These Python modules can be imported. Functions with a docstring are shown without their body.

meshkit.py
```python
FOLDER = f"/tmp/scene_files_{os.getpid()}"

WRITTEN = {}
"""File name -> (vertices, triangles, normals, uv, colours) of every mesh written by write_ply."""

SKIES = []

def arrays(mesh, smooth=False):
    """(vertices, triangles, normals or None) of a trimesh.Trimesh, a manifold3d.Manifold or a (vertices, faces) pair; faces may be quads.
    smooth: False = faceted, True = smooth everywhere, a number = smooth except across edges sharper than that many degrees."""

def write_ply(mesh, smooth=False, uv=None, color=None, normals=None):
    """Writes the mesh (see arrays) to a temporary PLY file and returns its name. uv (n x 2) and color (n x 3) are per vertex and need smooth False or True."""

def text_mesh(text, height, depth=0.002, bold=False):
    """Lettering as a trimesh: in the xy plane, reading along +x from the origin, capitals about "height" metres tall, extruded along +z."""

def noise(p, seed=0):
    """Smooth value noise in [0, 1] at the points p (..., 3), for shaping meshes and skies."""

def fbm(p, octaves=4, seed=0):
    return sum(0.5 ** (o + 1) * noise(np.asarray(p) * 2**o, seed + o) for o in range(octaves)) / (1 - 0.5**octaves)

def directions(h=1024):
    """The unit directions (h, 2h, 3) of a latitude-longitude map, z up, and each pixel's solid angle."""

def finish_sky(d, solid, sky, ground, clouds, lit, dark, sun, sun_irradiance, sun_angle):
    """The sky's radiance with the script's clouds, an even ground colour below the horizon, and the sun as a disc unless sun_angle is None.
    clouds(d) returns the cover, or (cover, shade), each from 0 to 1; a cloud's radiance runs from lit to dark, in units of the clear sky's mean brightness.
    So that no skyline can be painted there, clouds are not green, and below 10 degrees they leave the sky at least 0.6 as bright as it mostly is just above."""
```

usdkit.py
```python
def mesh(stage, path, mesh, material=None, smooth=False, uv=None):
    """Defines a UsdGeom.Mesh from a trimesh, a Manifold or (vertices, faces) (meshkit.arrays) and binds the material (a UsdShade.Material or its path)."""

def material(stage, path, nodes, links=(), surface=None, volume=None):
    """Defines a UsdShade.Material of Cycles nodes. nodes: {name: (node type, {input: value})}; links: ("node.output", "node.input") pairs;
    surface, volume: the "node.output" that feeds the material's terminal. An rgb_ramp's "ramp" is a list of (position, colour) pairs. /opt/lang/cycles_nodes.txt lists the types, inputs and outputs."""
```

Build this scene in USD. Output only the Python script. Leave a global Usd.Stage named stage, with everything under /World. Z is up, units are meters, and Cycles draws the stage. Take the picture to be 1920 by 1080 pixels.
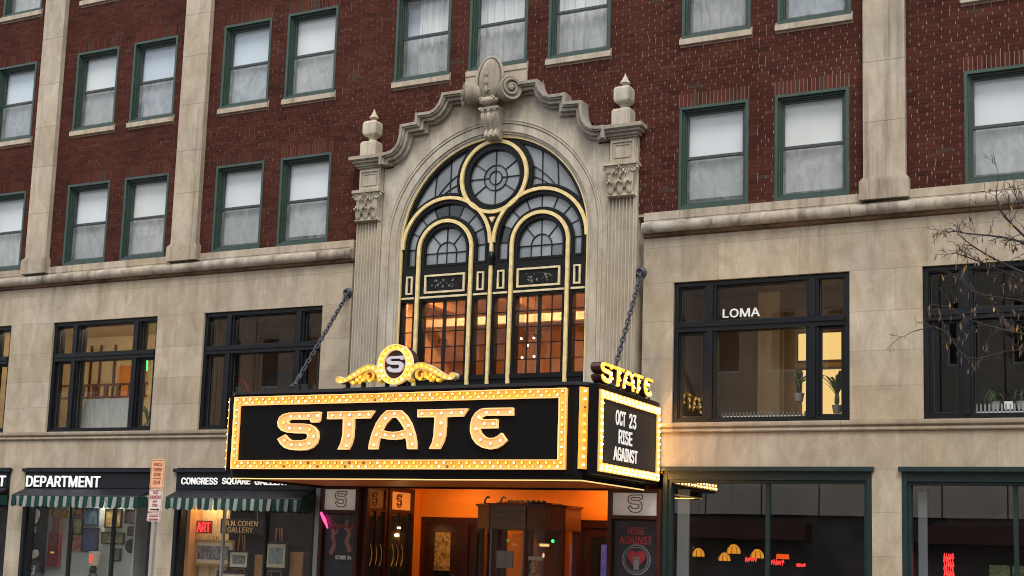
import math, random
import numpy as np, trimesh, shapely
from shapely.geometry import Polygon, LineString, Point, box as sbox
from shapely import affinity
from shapely.ops import unary_union
import usdkit, meshkit
from pxr import Usd, UsdGeom, UsdLux, UsdShade, Gf, Sdf, Vt

rng = random.Random(7)
stage = Usd.Stage.CreateInMemory()
UsdGeom.SetStageUpAxis(stage, 'Z'); UsdGeom.SetStageMetersPerUnit(stage, 1.0)
UsdGeom.Xform.Define(stage, '/World'); UsdGeom.Scope.Define(stage, '/World/Looks')
PI = math.pi

# ---------------------------------------------------------------- camera, sky, sun
cam = UsdGeom.Camera.Define(stage, '/World/camera')
RC = np.array([[0.8956320162446715, -0.02992867168183175, -0.4437877489170537],
               [0.44366857429078055, 0.13109772721417684, 0.8865503832868517],
               [0.03164628989772722, -0.9909175851354332, 0.13069373284542224]])
EYE = (10.767, -20.3, 1.9)
m4 = np.eye(4); m4[0, :3] = RC[:, 0]; m4[1, :3] = -RC[:, 1]; m4[2, :3] = -RC[:, 2]; m4[3, :3] = EYE
cam.AddTransformOp().Set(Gf.Matrix4d(*m4.ravel().tolist()))
cam.CreateHorizontalApertureAttr(36.0); cam.CreateVerticalApertureAttr(36.0 * 1080 / 1920)
cam.CreateFocalLengthAttr(2450.0 / 1920 * 36.0)
cam.CreateVerticalApertureOffsetAttr(165.0 / 1920 * 36.0)
cam.CreateClippingRangeAttr(Gf.Vec2f(0.1, 2000))
cam.CreateExposureAttr(0.80)

SUN_EL, SUN_DIR = math.radians(56), (0.45, -0.9)
SUN_ROT = math.atan2(*SUN_DIR)
SKY_STRENGTH = 0.125
skymat = usdkit.material(stage, '/World/Looks/sky', {
    'tc': ('texture_coordinate', {}),
    'mp': ('mapping', {'scale': (1.0, 1.0, 2.6)}),
    'n': ('noise_texture', {'scale': 1.7, 'detail': 6.0, 'roughness': 0.55}),
    'cr': ('rgb_ramp', {'ramp': [(0.3, (5.0, 5.35, 5.9)), (0.55, (6.6, 6.8, 7.0)), (0.75, (8.2, 8.2, 8.1))]}),
    's': ('sky_texture', {'sky_type': 'single_scattering', 'sun_disc': False, 'sun_elevation': SUN_EL, 'sun_rotation': SUN_ROT, 'air_density': 1.0, 'aerosol_density': 2.0}),
    'm': ('mix', {'mix_type': 'mix', 'fac': 0.86}),
    'b': ('background_shader', {'strength': SKY_STRENGTH})},
    [('tc.generated', 'mp.vector'), ('mp.vector', 'n.vector'), ('n.fac', 'cr.fac'), ('s.color', 'm.color1'), ('cr.color', 'm.color2'), ('m.color', 'b.color')], surface='b.background')
dome = UsdLux.DomeLight.Define(stage, '/World/sky')
UsdShade.MaterialBindingAPI.Apply(dome.GetPrim()).Bind(skymat)
dome.GetPrim().SetCustomDataByKey('kind', 'structure')
sun = UsdLux.DistantLight.Define(stage, '/World/sun')
sun.CreateIntensityAttr(0.4); sun.CreateAngleAttr(25.0); sun.CreateNormalizeAttr(True); sun.CreateColorAttr(Gf.Vec3f(1.0, 0.95, 0.88))
_d = np.array([SUN_DIR[0], SUN_DIR[1], 0.0]); _d /= np.linalg.norm(_d)
_d = np.array([_d[0] * math.cos(SUN_EL), _d[1] * math.cos(SUN_EL), math.sin(SUN_EL)])
_x = np.cross([0, 0, 1], _d); _x /= np.linalg.norm(_x); _y = np.cross(_d, _x)
ms = np.eye(4); ms[0, :3] = _x; ms[1, :3] = _y; ms[2, :3] = _d
sun.AddTransformOp().Set(Gf.Matrix4d(*ms.ravel().tolist()))

# ---------------------------------------------------------------- materials
MAT = {}
def P(name, col, rough=0.6, spec=0.5, metal=0.0, noise=None, bump=None, emit=None, stretch=(1, 1, 1), extra=None):
    """Principled paint. noise=(scale, amount) varies the colour, bump=(scale, strength)."""
    n = {'p': ('principled_bsdf', {'base_color': col, 'roughness': rough, 'specular_ior_level': spec, 'metallic': metal}), 'g': ('geometry', {})}
    l = []
    if noise:
        sc, am = noise
        n['mp'] = ('mapping', {'scale': stretch})
        n['nz'] = ('noise_texture', {'scale': sc, 'detail': 5.0, 'roughness': 0.6})
        n['rp'] = ('rgb_ramp', {'ramp': [(0.28, tuple(c * (1 - am) for c in col)), (0.5, col), (0.72, tuple(min(1, c * (1 + am)) for c in col))]})
        l += [('g.position', 'mp.vector'), ('mp.vector', 'nz.vector'), ('nz.fac', 'rp.fac'), ('rp.color', 'p.base_color')]
    if bump:
        n['bn'] = ('noise_texture', {'scale': bump[0], 'detail': 4.0}); n['bp'] = ('bump', {'strength': bump[1], 'distance': 0.01})
        l += [('g.position', 'bn.vector'), ('bn.fac', 'bp.height'), ('bp.normal', 'p.normal')]
    if emit:
        n['p'][1]['emission_color'] = emit[0]; n['p'][1]['emission_strength'] = emit[1]
    MAT[name] = usdkit.material(stage, '/World/Looks/' + name, n, l, surface='p.BSDF')
def EM(name, col, s):
    MAT[name] = usdkit.material(stage, '/World/Looks/' + name, {'e': ('emission', {'color': col, 'strength': s})}, [], surface='e.emission')
def STONE(name, dark, mid, light, stain=0.5, tone=True, grime=(0.10, 0.085, 0.07)):
    n = {'g': ('geometry', {}), 'mp': ('mapping', {'scale': (1.0, 1.0, 0.5)}),
         'n1': ('noise_texture', {'scale': 3.4, 'detail': 7.0, 'roughness': 0.66, 'distortion': 0.55}),
         'r1': ('rgb_ramp', {'ramp': [(0.25, dark), (0.5, mid), (0.75, light)]}),
         'n2': ('noise_texture', {'scale': 26.0, 'detail': 5.0, 'roughness': 0.7}),
         'r2': ('rgb_ramp', {'ramp': [(0.2, (0.78, 0.77, 0.75)), (0.5, (1, 1, 1)), (0.8, (1.0, 1.0, 1.0))]}),
         'm2': ('mix', {'mix_type': 'multiply', 'fac': 0.8}),
         'mp3': ('mapping', {'scale': (2.2, 2.2, 0.12), 'location': (3.1, 0, 7.7)}),
         'n3': ('noise_texture', {'scale': 1.9, 'detail': 7.0, 'roughness': 0.68}),
         'sx': ('separate_xyz', {}), 'mr': ('map_range', {'value': 0.0, 'from_min': 6.45, 'from_max': 7.16, 'to_min': 0.35, 'to_max': 1.0, 'clamp': True}), 'ms': ('math', {'math_type': 'multiply'}),
         'n5': ('noise_texture', {'scale': 0.45, 'detail': 3.0, 'distortion': 0.5}), 'r5': ('rgb_ramp', {'ramp': [(0.36, (0.93, 0.94, 0.97)), (0.5, (1.0, 0.98, 0.95)), (0.64, (1.05, 1.0, 0.91))]}), 'm5': ('mix', {'mix_type': 'multiply', 'fac': 1.0}),
         'r3': ('rgb_ramp', {'ramp': [(0.52, (0, 0, 0)), (0.72, (stain, stain, stain))]}),
         'm3': ('mix', {'mix_type': 'mix', 'color2': grime}),
         'n4': ('noise_texture', {'scale': 55.0, 'detail': 3.0}),
         'bp': ('bump', {'strength': 0.25, 'distance': 0.006}), 'bv': ('bevel', {'radius': 0.006, 'samples': 4}),
         'p': ('principled_bsdf', {'roughness': 0.85, 'specular_ior_level': 0.25})}
    l = [('g.position', 'mp.vector'), ('mp.vector', 'n1.vector'), ('n1.fac', 'r1.fac'), ('g.position', 'n2.vector'), ('n2.fac', 'r2.fac'),
         ('r1.color', 'm2.color1'), ('r2.color', 'm5.color2'), ('m2.color', 'm5.color1'), ('g.position', 'n5.vector'), ('n5.fac', 'r5.fac'), ('r5.color', 'm2.color2'), ('g.position', 'sx.vector'), ('sx.z', 'mr.value'), ('g.position', 'mp3.vector'), ('mp3.vector', 'n3.vector'), ('n3.fac', 'r3.fac'),
         ('m5.color', 'm3.color1'), ('r3.color', 'ms.value1'), ('mr.result', 'ms.value2'), ('ms.value', 'm3.fac'), ('g.position', 'n4.vector'), ('n4.fac', 'bp.height'), ('bv.bevel', 'bp.normal'), ('bp.normal', 'p.normal')]
    if tone:
        n['a'] = ('attribute', {'attribute': 'tone'})
        n['rt'] = ('rgb_ramp', {'ramp': [(0.0, (0.80, 0.76, 0.70)), (0.5, (0.97, 0.95, 0.92)), (1.0, (1.1, 1.09, 1.08))]})
        n['m4'] = ('mix', {'mix_type': 'multiply', 'fac': 1.0})
        l += [('a.fac', 'rt.fac'), ('m3.color', 'm4.color1'), ('rt.color', 'm4.color2'), ('m4.color', 'p.base_color')]
    else:
        l += [('m3.color', 'p.base_color')]
    MAT[name] = usdkit.material(stage, '/World/Looks/' + name, n, l, surface='p.BSDF')

STONE('limestone', (0.295, 0.245, 0.185), (0.40, 0.340, 0.265), (0.50, 0.447, 0.370), 0.75)
P('brown_stone', (0.12, 0.075, 0.045), 0.85, 0.2, noise=(2.2, 0.75), bump=(40.0, 0.3), stretch=(1, 1, 3))  # darker brown stone for the cove lengths
STONE('coping_stone', (0.18, 0.155, 0.125), (0.30, 0.265, 0.215), (0.42, 0.38, 0.32), 0.5, tone=False)
STONE('carved_stone', (0.30, 0.255, 0.195), (0.44, 0.385, 0.305), (0.56, 0.515, 0.435), 0.7, tone=False)
STONE('weathered_stone', (0.16, 0.13, 0.10), (0.36, 0.31, 0.25), (0.50, 0.46, 0.40), 0.85, tone=False, grime=(0.045, 0.035, 0.03))
n = {'g': ('geometry', {}), 'a': ('attribute', {'attribute': 'tone'}),
     'rp': ('rgb_ramp', {'ramp': [(0.0, (0.026, 0.0145, 0.0115)), (0.10, (0.042, 0.0165, 0.0125)), (0.3, (0.059, 0.0200, 0.0148)), (0.55, (0.069, 0.0230, 0.0168)), (0.82, (0.082, 0.0290, 0.0212)), (0.9, (0.085, 0.036, 0.026)), (0.97, (0.055, 0.040, 0.030)), (1.0, (0.11, 0.026, 0.018))]}),
     'n': ('noise_texture', {'scale': 0.9, 'detail': 5.0}), 'r2': ('rgb_ramp', {'ramp': [(0.3, (0.78, 0.74, 0.72)), (0.7, (1.12, 1.08, 1.06))]}),
     'm': ('mix', {'mix_type': 'multiply', 'fac': 1.0}), 'n2': ('noise_texture', {'scale': 40.0, 'detail': 4.0}),
     'r3': ('rgb_ramp', {'ramp': [(0.25, (0.75, 0.75, 0.75)), (0.7, (1.1, 1.1, 1.1))]}), 'm2': ('mix', {'mix_type': 'multiply', 'fac': 1.0}),
     'bp': ('bump', {'strength': 0.3, 'distance': 0.005}), 'p': ('principled_bsdf', {'roughness': 0.92, 'specular_ior_level': 0.08})}
MAT['brick'] = usdkit.material(stage, '/World/Looks/brick', n, [('a.fac', 'rp.fac'), ('g.position', 'n.vector'), ('n.fac', 'r2.fac'), ('rp.color', 'm.color1'), ('r2.color', 'm.color2'),
    ('g.position', 'n2.vector'), ('n2.fac', 'r3.fac'), ('m.color', 'm2.color1'), ('r3.color', 'm2.color2'), ('m2.color', 'p.base_color'), ('n2.fac', 'bp.height'), ('bp.normal', 'p.normal')], surface='p.BSDF')
P('joint', (0.40, 0.35, 0.285), 0.9, 0.2, noise=(3.0, 0.25))
P('mortar', (0.35, 0.26, 0.21), 0.9, 0.2, noise=(6.0, 0.35))
P('window_green', (0.024, 0.048, 0.036), 0.45, noise=(5.0, 0.25))
P('sash_grey', (0.035, 0.042, 0.042), 0.5, noise=(8.0, 0.3))
P('black_paint', (0.0042, 0.0047, 0.007), 0.42, 0.3, noise=(4.0, 0.35))
P('tracery_black', (0.0045, 0.0042, 0.0045), 0.4, 0.25)
P('gold_paint', (0.74, 0.56, 0.25), 0.45, noise=(9.0, 0.25))
P('gold_trim', (0.68, 0.55, 0.33), 0.5, noise=(9.0, 0.25))
P('shop_green', (0.0085, 0.022, 0.022), 0.4, noise=(4.0, 0.25))
P('relief_grey', (0.16, 0.14, 0.125), 0.6)
P('lead', (0.006, 0.006, 0.0065), 0.5, 0.3)
MAT['frosted_sky_glass'] = usdkit.material(stage, '/World/Looks/frosted_sky_glass', {'g': ('geometry', {}), 'a': ('attribute', {'attribute': 'tone'}), 'ra': ('rgb_ramp', {'ramp': [(0, (0.12, 0.13, 0.138)), (0.5, (0.205, 0.222, 0.235)), (1, (0.28, 0.295, 0.30))]}),  # frosted grey; sky reflection and its pane-to-pane change put into the colour
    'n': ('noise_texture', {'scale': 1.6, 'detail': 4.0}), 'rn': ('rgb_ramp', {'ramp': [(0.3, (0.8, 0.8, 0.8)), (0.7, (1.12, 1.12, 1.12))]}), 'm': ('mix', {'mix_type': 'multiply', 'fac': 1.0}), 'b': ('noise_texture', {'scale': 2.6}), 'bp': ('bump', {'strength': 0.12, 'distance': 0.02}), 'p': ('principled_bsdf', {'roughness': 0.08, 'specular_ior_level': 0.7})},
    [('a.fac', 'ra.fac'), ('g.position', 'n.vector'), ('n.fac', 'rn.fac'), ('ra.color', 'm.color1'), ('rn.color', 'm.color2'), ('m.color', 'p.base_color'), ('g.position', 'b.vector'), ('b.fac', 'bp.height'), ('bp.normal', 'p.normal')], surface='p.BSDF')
P('dark_glass', (0.015, 0.017, 0.018), 0.05, 0.6)
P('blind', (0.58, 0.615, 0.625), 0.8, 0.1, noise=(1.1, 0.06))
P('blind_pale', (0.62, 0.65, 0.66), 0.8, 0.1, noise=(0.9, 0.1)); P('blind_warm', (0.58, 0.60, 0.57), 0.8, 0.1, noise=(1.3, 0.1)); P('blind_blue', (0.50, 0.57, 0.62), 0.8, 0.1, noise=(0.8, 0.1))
P('blind_slate', (0.45, 0.515, 0.575), 0.8, 0.1, noise=(1.1, 0.08))  # darker, bluer blind tone for the upper rows
P('curtain', (0.56, 0.58, 0.575), 0.85, 0.1, noise=(3.0, 0.12), stretch=(3, 3, 0.4))
P('dark_room', (0.016, 0.014, 0.013), 0.9)
P('metal_black', (0.012, 0.012, 0.016), 0.42)
P('chain_iron', (0.045, 0.047, 0.06), 0.5, metal=0.2)
P('sign_black', (0.0035, 0.0028, 0.003), 0.4, 0.18)
P('letter_cream_glow', (0.62, 0.34, 0.15), 0.5, emit=((1.0, 0.45, 0.12), 0.31))  # cream letter face; the light of its bulbs is added as emission
P('channel_cream_glow', (0.62, 0.27, 0.07), 0.5, emit=((1.0, 0.45, 0.03), 0.36))  # bulb light on the channel put into the material as glow
P('side_channel_glow', (0.7, 0.42, 0.12), 0.5, emit=((1.0, 0.55, 0.08), 0.2))  # glow added for the bulbs that light this channel
P('side_letter_glow', (0.8, 0.5, 0.08), 0.5, emit=((1.0, 0.50, 0.045), 0.55))  # bulb-lit gold face, its brightness partly added as emission
P('scroll_gold_glow', (0.78, 0.46, 0.06), 0.45, emit=((1.0, 0.50, 0.02), 0.20))  # crest faces glow by added emission, in place of bulb light
P('scroll_red', (0.35, 0.06, 0.02), 0.5)
P('letter_return', (0.045, 0.012, 0.010), 0.5)
P('rim_cream_glow', (0.80, 0.52, 0.25), 0.5, emit=((1.0, 0.56, 0.22), 0.36))  # rims carry the bulb light as emission
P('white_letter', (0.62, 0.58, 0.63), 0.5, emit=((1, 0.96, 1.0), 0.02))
P('white_lit', (0.85, 0.85, 0.84), 0.5, emit=((1, 0.98, 0.93), 0.14))
P('white_paint', (0.74, 0.74, 0.72), 0.6)
P('socket_shade_brown', (0.16, 0.07, 0.03), 0.5)  # dark tone drawing the shade around bulb sockets
P('bulb_off', (0.22, 0.13, 0.08), 0.25)
EM('bulb_warm', (1.0, 0.70, 0.30), 5.0)
EM('bulb_dim', (1.0, 0.50, 0.15), 1.8)
EM('bulb_side', (1.0, 0.52, 0.14), 34.0)
EM('bulb_yellow', (1.0, 0.52, 0.04), 6.0)
EM('strip_led', (1.0, 0.62, 0.22), 0.75)
EM('lamp_warm', (1.0, 0.56, 0.20), 64.0)
EM('tube_warm', (1.0, 0.52, 0.20), 20.0)
EM('tube_amber', (1.0, 0.42, 0.07), 12.0)
EM('tube_arch', (1.0, 0.52, 0.20), 60.0)
EM('tube_white', (1.0, 0.86, 0.58), 14.0)
EM('tube_mid', (1.0, 0.78, 0.50), 4.0)
EM('tube_dim', (1.0, 0.78, 0.50), 1.8)
EM('lamp_white', (1.0, 0.88, 0.70), 60.0)
EM('lamp_gallery', (1.0, 0.66, 0.32), 90.0)
EM('neon_red', (1.0, 0.035, 0.03), 1.6)
EM('neon_pink', (1.0, 0.06, 0.20), 1.6)
EM('neon_green', (0.03, 1.0, 0.12), 2.2)
EM('lit_yellow', (1.0, 0.66, 0.22), 0.55)
EM('shade_amber', (1.0, 0.36, 0.03), 0.5)
EM('shade_red', (1.0, 0.10, 0.01), 0.6)
EM('fairy_bulb', (1.0, 0.72, 0.38), 6.0)
P('orange_wall', (0.84, 0.27, 0.014), 0.6, noise=(0.9, 0.08))
P('mahogany', (0.040, 0.010, 0.006), 0.3, 0.5, noise=(7.0, 0.4), stretch=(5, 5, 0.5))
P('booth_wood', (0.10, 0.045, 0.020), 0.4, 0.4, noise=(5.0, 0.4), stretch=(6, 6, 0.8))
P('booth_panel', (0.085, 0.072, 0.062), 0.35, 0.5, noise=(3.0, 0.35), stretch=(1, 1, 6))
P('soffit_dark', (0.50, 0.11, 0.008), 0.5)
P('milk_panel', (0.62, 0.60, 0.56), 0.4, noise=(2.5, 0.2), emit=((1.0, 0.92, 0.8), 0.06))
P('lit_milk_panel', (0.75, 0.36, 0.11), 0.5, emit=((1.0, 0.38, 0.07), 0.12)); P('shaded_milk_panel', (0.20, 0.11, 0.05), 0.5)  # one milk panel twice: orange light and shade put into the colours
P('poster_dark', (0.018, 0.018, 0.026), 0.35, noise=(6.0, 0.5))
P('poster_red', (0.30, 0.02, 0.035), 0.5); P('poster_skin', (0.24, 0.10, 0.08), 0.5, noise=(9.0, 0.4)); P('poster_grey', (0.16, 0.16, 0.17), 0.5, noise=(9.0, 0.3))
P('fascia_black', (0.0065, 0.008, 0.0115), 0.5, 0.35, noise=(3.0, 0.3))
P('awning_green', (0.010, 0.040, 0.034), 0.8, 0.2, noise=(20.0, 0.2)); P('awning_white', (0.24, 0.26, 0.245), 0.8, 0.2, noise=(20.0, 0.15))
P('display_white', (0.50, 0.52, 0.49), 0.7, noise=(1.0, 0.08))
P('cream_wall', (0.62, 0.50, 0.30), 0.8, noise=(1.0, 0.1))
P('brown_wall', (0.28, 0.20, 0.13), 0.8, noise=(1.0, 0.15))
P('tan_ceiling', (0.66, 0.42, 0.22), 0.8, noise=(0.7, 0.15))
P('beam_grey', (0.55, 0.50, 0.46), 0.6)
P('wood_light', (0.40, 0.20, 0.07), 0.5, noise=(4.0, 0.3), stretch=(6, 6, 0.6))
P('orange_panel', (0.62, 0.24, 0.05), 0.7); EM('lit_orange', (1.0, 0.42, 0.06), 0.8); P('globe_glass', (0.5, 0.48, 0.45), 0.4)
P('rail_red', (0.09, 0.025, 0.015), 0.5)
P('board_grey', (0.32, 0.34, 0.31), 0.7, noise=(5.0, 0.25), stretch=(3, 3, 0.5))
P('leaf_green', (0.045, 0.10, 0.028), 0.5, noise=(20.0, 0.4)); P('pot_grey', (0.25, 0.25, 0.24), 0.6)
P('bark', (0.030, 0.023, 0.019), 0.85, noise=(30.0, 0.35)); P('leaf_yellow', (0.42, 0.24, 0.03), 0.6); P('leaf_brown', (0.16, 0.10, 0.06), 0.7)
P('steel_grey', (0.30, 0.31, 0.32), 0.4, metal=0.6)
P('board_dim', (0.10, 0.09, 0.075), 0.7); P('strip_grey', (0.16, 0.17, 0.18), 0.7)
P('sign_white_warm', (0.72, 0.58, 0.52), 0.5, noise=(12.0, 0.1)); P('sign_red', (0.30, 0.03, 0.03), 0.5); P('sign_white_glow', (0.85, 0.46, 0.25), 0.5, noise=(3.0, 0.2))  # white plates with the warm marquee light put into their colour
P('gilt', (0.45, 0.30, 0.10), 0.4, metal=0.3, noise=(20.0, 0.3)); P('frame_black', (0.015, 0.013, 0.012), 0.35)
P('paper', (0.66, 0.60, 0.45), 0.7)
P('asphalt', (0.05, 0.05, 0.052), 0.9, noise=(8.0, 0.2)); P('concrete', (0.28, 0.27, 0.25), 0.9, noise=(2.0, 0.2)); P('road_line', (0.6, 0.45, 0.08), 0.8)
P('far_stone', (0.44, 0.39, 0.33), 0.85, noise=(0.6, 0.15)); P('far_red', (0.07, 0.022, 0.02), 0.7); P('far_shop', (0.10, 0.085, 0.078), 0.7, noise=(0.7, 0.6))
P('far_dark', (0.02, 0.02, 0.022), 0.6, 0.3)
P('skull_white', (0.60, 0.60, 0.56), 0.6); P('robe_red', (0.26, 0.012, 0.014), 0.6, noise=(7.0, 0.3)); P('robe_pink', (0.30, 0.10, 0.09), 0.6, noise=(9.0, 0.4))
P('night_blue', (0.02, 0.03, 0.055), 0.6); P('violet_lit', (0.08, 0.07, 0.30), 0.5, emit=((0.25, 0.28, 1.0), 0.07), noise=(6.0, 0.6))
def ART(name, cols, scale=7.0, stretch=(1, 1, 1), off=0.0, distort=1.0):
    k = len(cols)
    MAT[name] = usdkit.material(stage, '/World/Looks/' + name, {'g': ('geometry', {}), 'mp': ('mapping', {'scale': stretch, 'location': (off, off, off)}),
        'n': ('noise_texture', {'scale': scale, 'detail': 4.0, 'distortion': distort}), 'r': ('rgb_ramp', {'ramp': [(0.3 + 0.4 * i / (k - 1), c) for i, c in enumerate(cols)]}),
        'p': ('principled_bsdf', {'roughness': 0.5})}, [('g.position', 'mp.vector'), ('mp.vector', 'n.vector'), ('n.fac', 'r.fac'), ('r.color', 'p.base_color')], surface='p.BSDF')
ART('art_gold', [(0.04, 0.03, 0.01), (0.40, 0.25, 0.05), (0.65, 0.50, 0.25)], 12)
ART('art_orange', [(0.10, 0.02, 0.01), (0.45, 0.12, 0.02), (0.5, 0.25, 0.05)], 9)
ART('art_green', [(0.06, 0.10, 0.03), (0.30, 0.32, 0.12), (0.5, 0.45, 0.3)], 8)
ART('art_pink', [(0.25, 0.05, 0.06), (0.40, 0.12, 0.12), (0.5, 0.3, 0.25)], 11)
ART('art_blue', [(0.02, 0.04, 0.08), (0.05, 0.12, 0.22), (0.30, 0.34, 0.36)], 6, (2, 1, 0.6))
ART('art_navy', [(0.015, 0.03, 0.08), (0.03, 0.07, 0.20), (0.16, 0.06, 0.06)], 6)
ART('art_olive', [(0.08, 0.09, 0.03), (0.22, 0.22, 0.09), (0.35, 0.33, 0.18)], 5, (1, 1, 3))
ART('art_plum', [(0.02, 0.012, 0.02), (0.07, 0.04, 0.06), (0.22, 0.18, 0.20)], 9, (4, 1, 0.7))
ART('art_grey', [(0.08, 0.07, 0.07), (0.2, 0.17, 0.16), (0.36, 0.32, 0.3)], 9)
ART('art_town', [(0.02, 0.02, 0.03), (0.16, 0.16, 0.20), (0.45, 0.42, 0.36)], 13, (2.5, 1, 1))
ART('art_aqua', [(0.06, 0.10, 0.12), (0.25, 0.38, 0.38), (0.42, 0.30, 0.24)], 10, (3, 1, 0.8))

def GLASS(name, base, tint=(1, 1, 1), bump=0.02, bscale=1.6, rough=0.0):
    MAT[name] = usdkit.material(stage, '/World/Looks/' + name, {'g': ('geometry', {}), 'lw': ('layer_weight', {'blend': 0.5}),
        'pw': ('math', {'math_type': 'power', 'value2': 5.0}), 'ma': ('math', {'math_type': 'multiply_add', 'value2': 0.9, 'value3': base, 'use_clamp': True}),
        'n': ('noise_texture', {'scale': bscale, 'detail': 2.0}), 'bp': ('bump', {'strength': bump, 'distance': 0.05}),
        't': ('transparent_bsdf', {'color': tint}), 'gl': ('glossy_bsdf', {'color': (1, 1, 1), 'roughness': rough}), 'm': ('mix_closure', {})},
        [('lw.facing', 'pw.value1'), ('pw.value', 'ma.value1'), ('ma.value', 'm.fac'), ('g.position', 'n.vector'), ('n.fac', 'bp.height'), ('bp.normal', 'gl.normal'),
         ('t.BSDF', 'm.closure1'), ('gl.BSDF', 'm.closure2')], surface='m.closure')
GLASS('pane_glass', 0.055, (1, 1, 1), 0.006, 0.8); GLASS('shop_glass', 0.17, (0.92, 0.95, 0.94), 0.012, 0.8); GLASS('arch_glass', 0.045)
MAT['screen'] = usdkit.material(stage, '/World/Looks/screen', {'g': ('geometry', {}), 'mp': ('mapping', {'scale': (1.6, 1.6, 0.8)}), 'n': ('noise_texture', {'scale': 3.4, 'detail': 4.0, 'roughness': 0.6, 'distortion': 1.2}),
    'r': ('rgb_ramp', {'ramp': [(0.32, (0.12, 0.125, 0.125)), (0.68, (0.40, 0.405, 0.40))]}), 'oi': ('object_info', {}), 'cx': ('combine_xyz', {}), 'vs': ('vector_math', {'math_type': 'multiply', 'vector2': (40, 40, 40)}), 'va': ('vector_math', {'math_type': 'add'}), 'mr': ('map_range', {'from_min': 0.0, 'from_max': 1.0, 'to_min': 0.7, 'to_max': 1.15}), 'mm': ('mix', {'mix_type': 'multiply', 'fac': 1.0}), 'd': ('diffuse_bsdf', {}), 't': ('transparent_bsdf', {'color': (1, 1, 1)}), 'm': ('mix_closure', {'fac': 0.42})},
    [('g.position', 'mp.vector'), ('oi.random', 'cx.x'), ('oi.random', 'cx.z'), ('cx.vector', 'vs.vector1'), ('mp.vector', 'va.vector1'), ('vs.vector', 'va.vector2'), ('va.vector', 'n.vector'), ('n.fac', 'r.fac'), ('oi.random', 'mr.value'), ('mr.result', 'mm.color2'), ('r.color', 'mm.color1'), ('mm.color', 'd.color'), ('d.BSDF', 'm.closure2'), ('t.BSDF', 'm.closure1')], surface='m.closure')

# ---------------------------------------------------------------- mesh helpers
F_BOX = np.array([[0, 2, 1], [0, 3, 2], [4, 5, 6], [4, 6, 7], [0, 1, 5], [0, 5, 4], [1, 2, 6], [1, 6, 5], [2, 3, 7], [2, 7, 6], [3, 0, 4], [3, 4, 7]])
def bx(x0, x1, y0, y1, z0, z1):
    return np.array([[x0, y0, z0], [x1, y0, z0], [x1, y1, z0], [x0, y1, z0], [x0, y0, z1], [x1, y0, z1], [x1, y1, z1], [x0, y1, z1]], float), F_BOX
def cat(ms):
    ms = [m for m in ms if m is not None and len(m[0])]
    at = np.cumsum([0] + [len(m[0]) for m in ms])
    return np.vstack([m[0] for m in ms]), np.vstack([np.asarray(m[1]) + a for m, a in zip(ms, at)])
def polys(g):
    return [p for p in getattr(g, 'geoms', [g]) if p.geom_type == 'Polygon' and p.area > 1e-7]
def _ex(g, h):
    ms = [trimesh.creation.extrude_polygon(p, h, engine='earcut') for p in polys(g)]
    return cat([(np.array(m.vertices), np.array(m.faces)) for m in ms])
def xz(g, y0, y1):
    v, f = _ex(g, y1 - y0); return np.c_[v[:, 0], y1 - v[:, 2], v[:, 1]], f
def xy(g, z0, z1):
    v, f = _ex(g, z1 - z0); return np.c_[v[:, 0], v[:, 1], v[:, 2] + z0], f
def yz(g, x0, x1):
    v, f = _ex(g, x1 - x0); return np.c_[v[:, 2] + x0, v[:, 0], v[:, 1]], f
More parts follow.
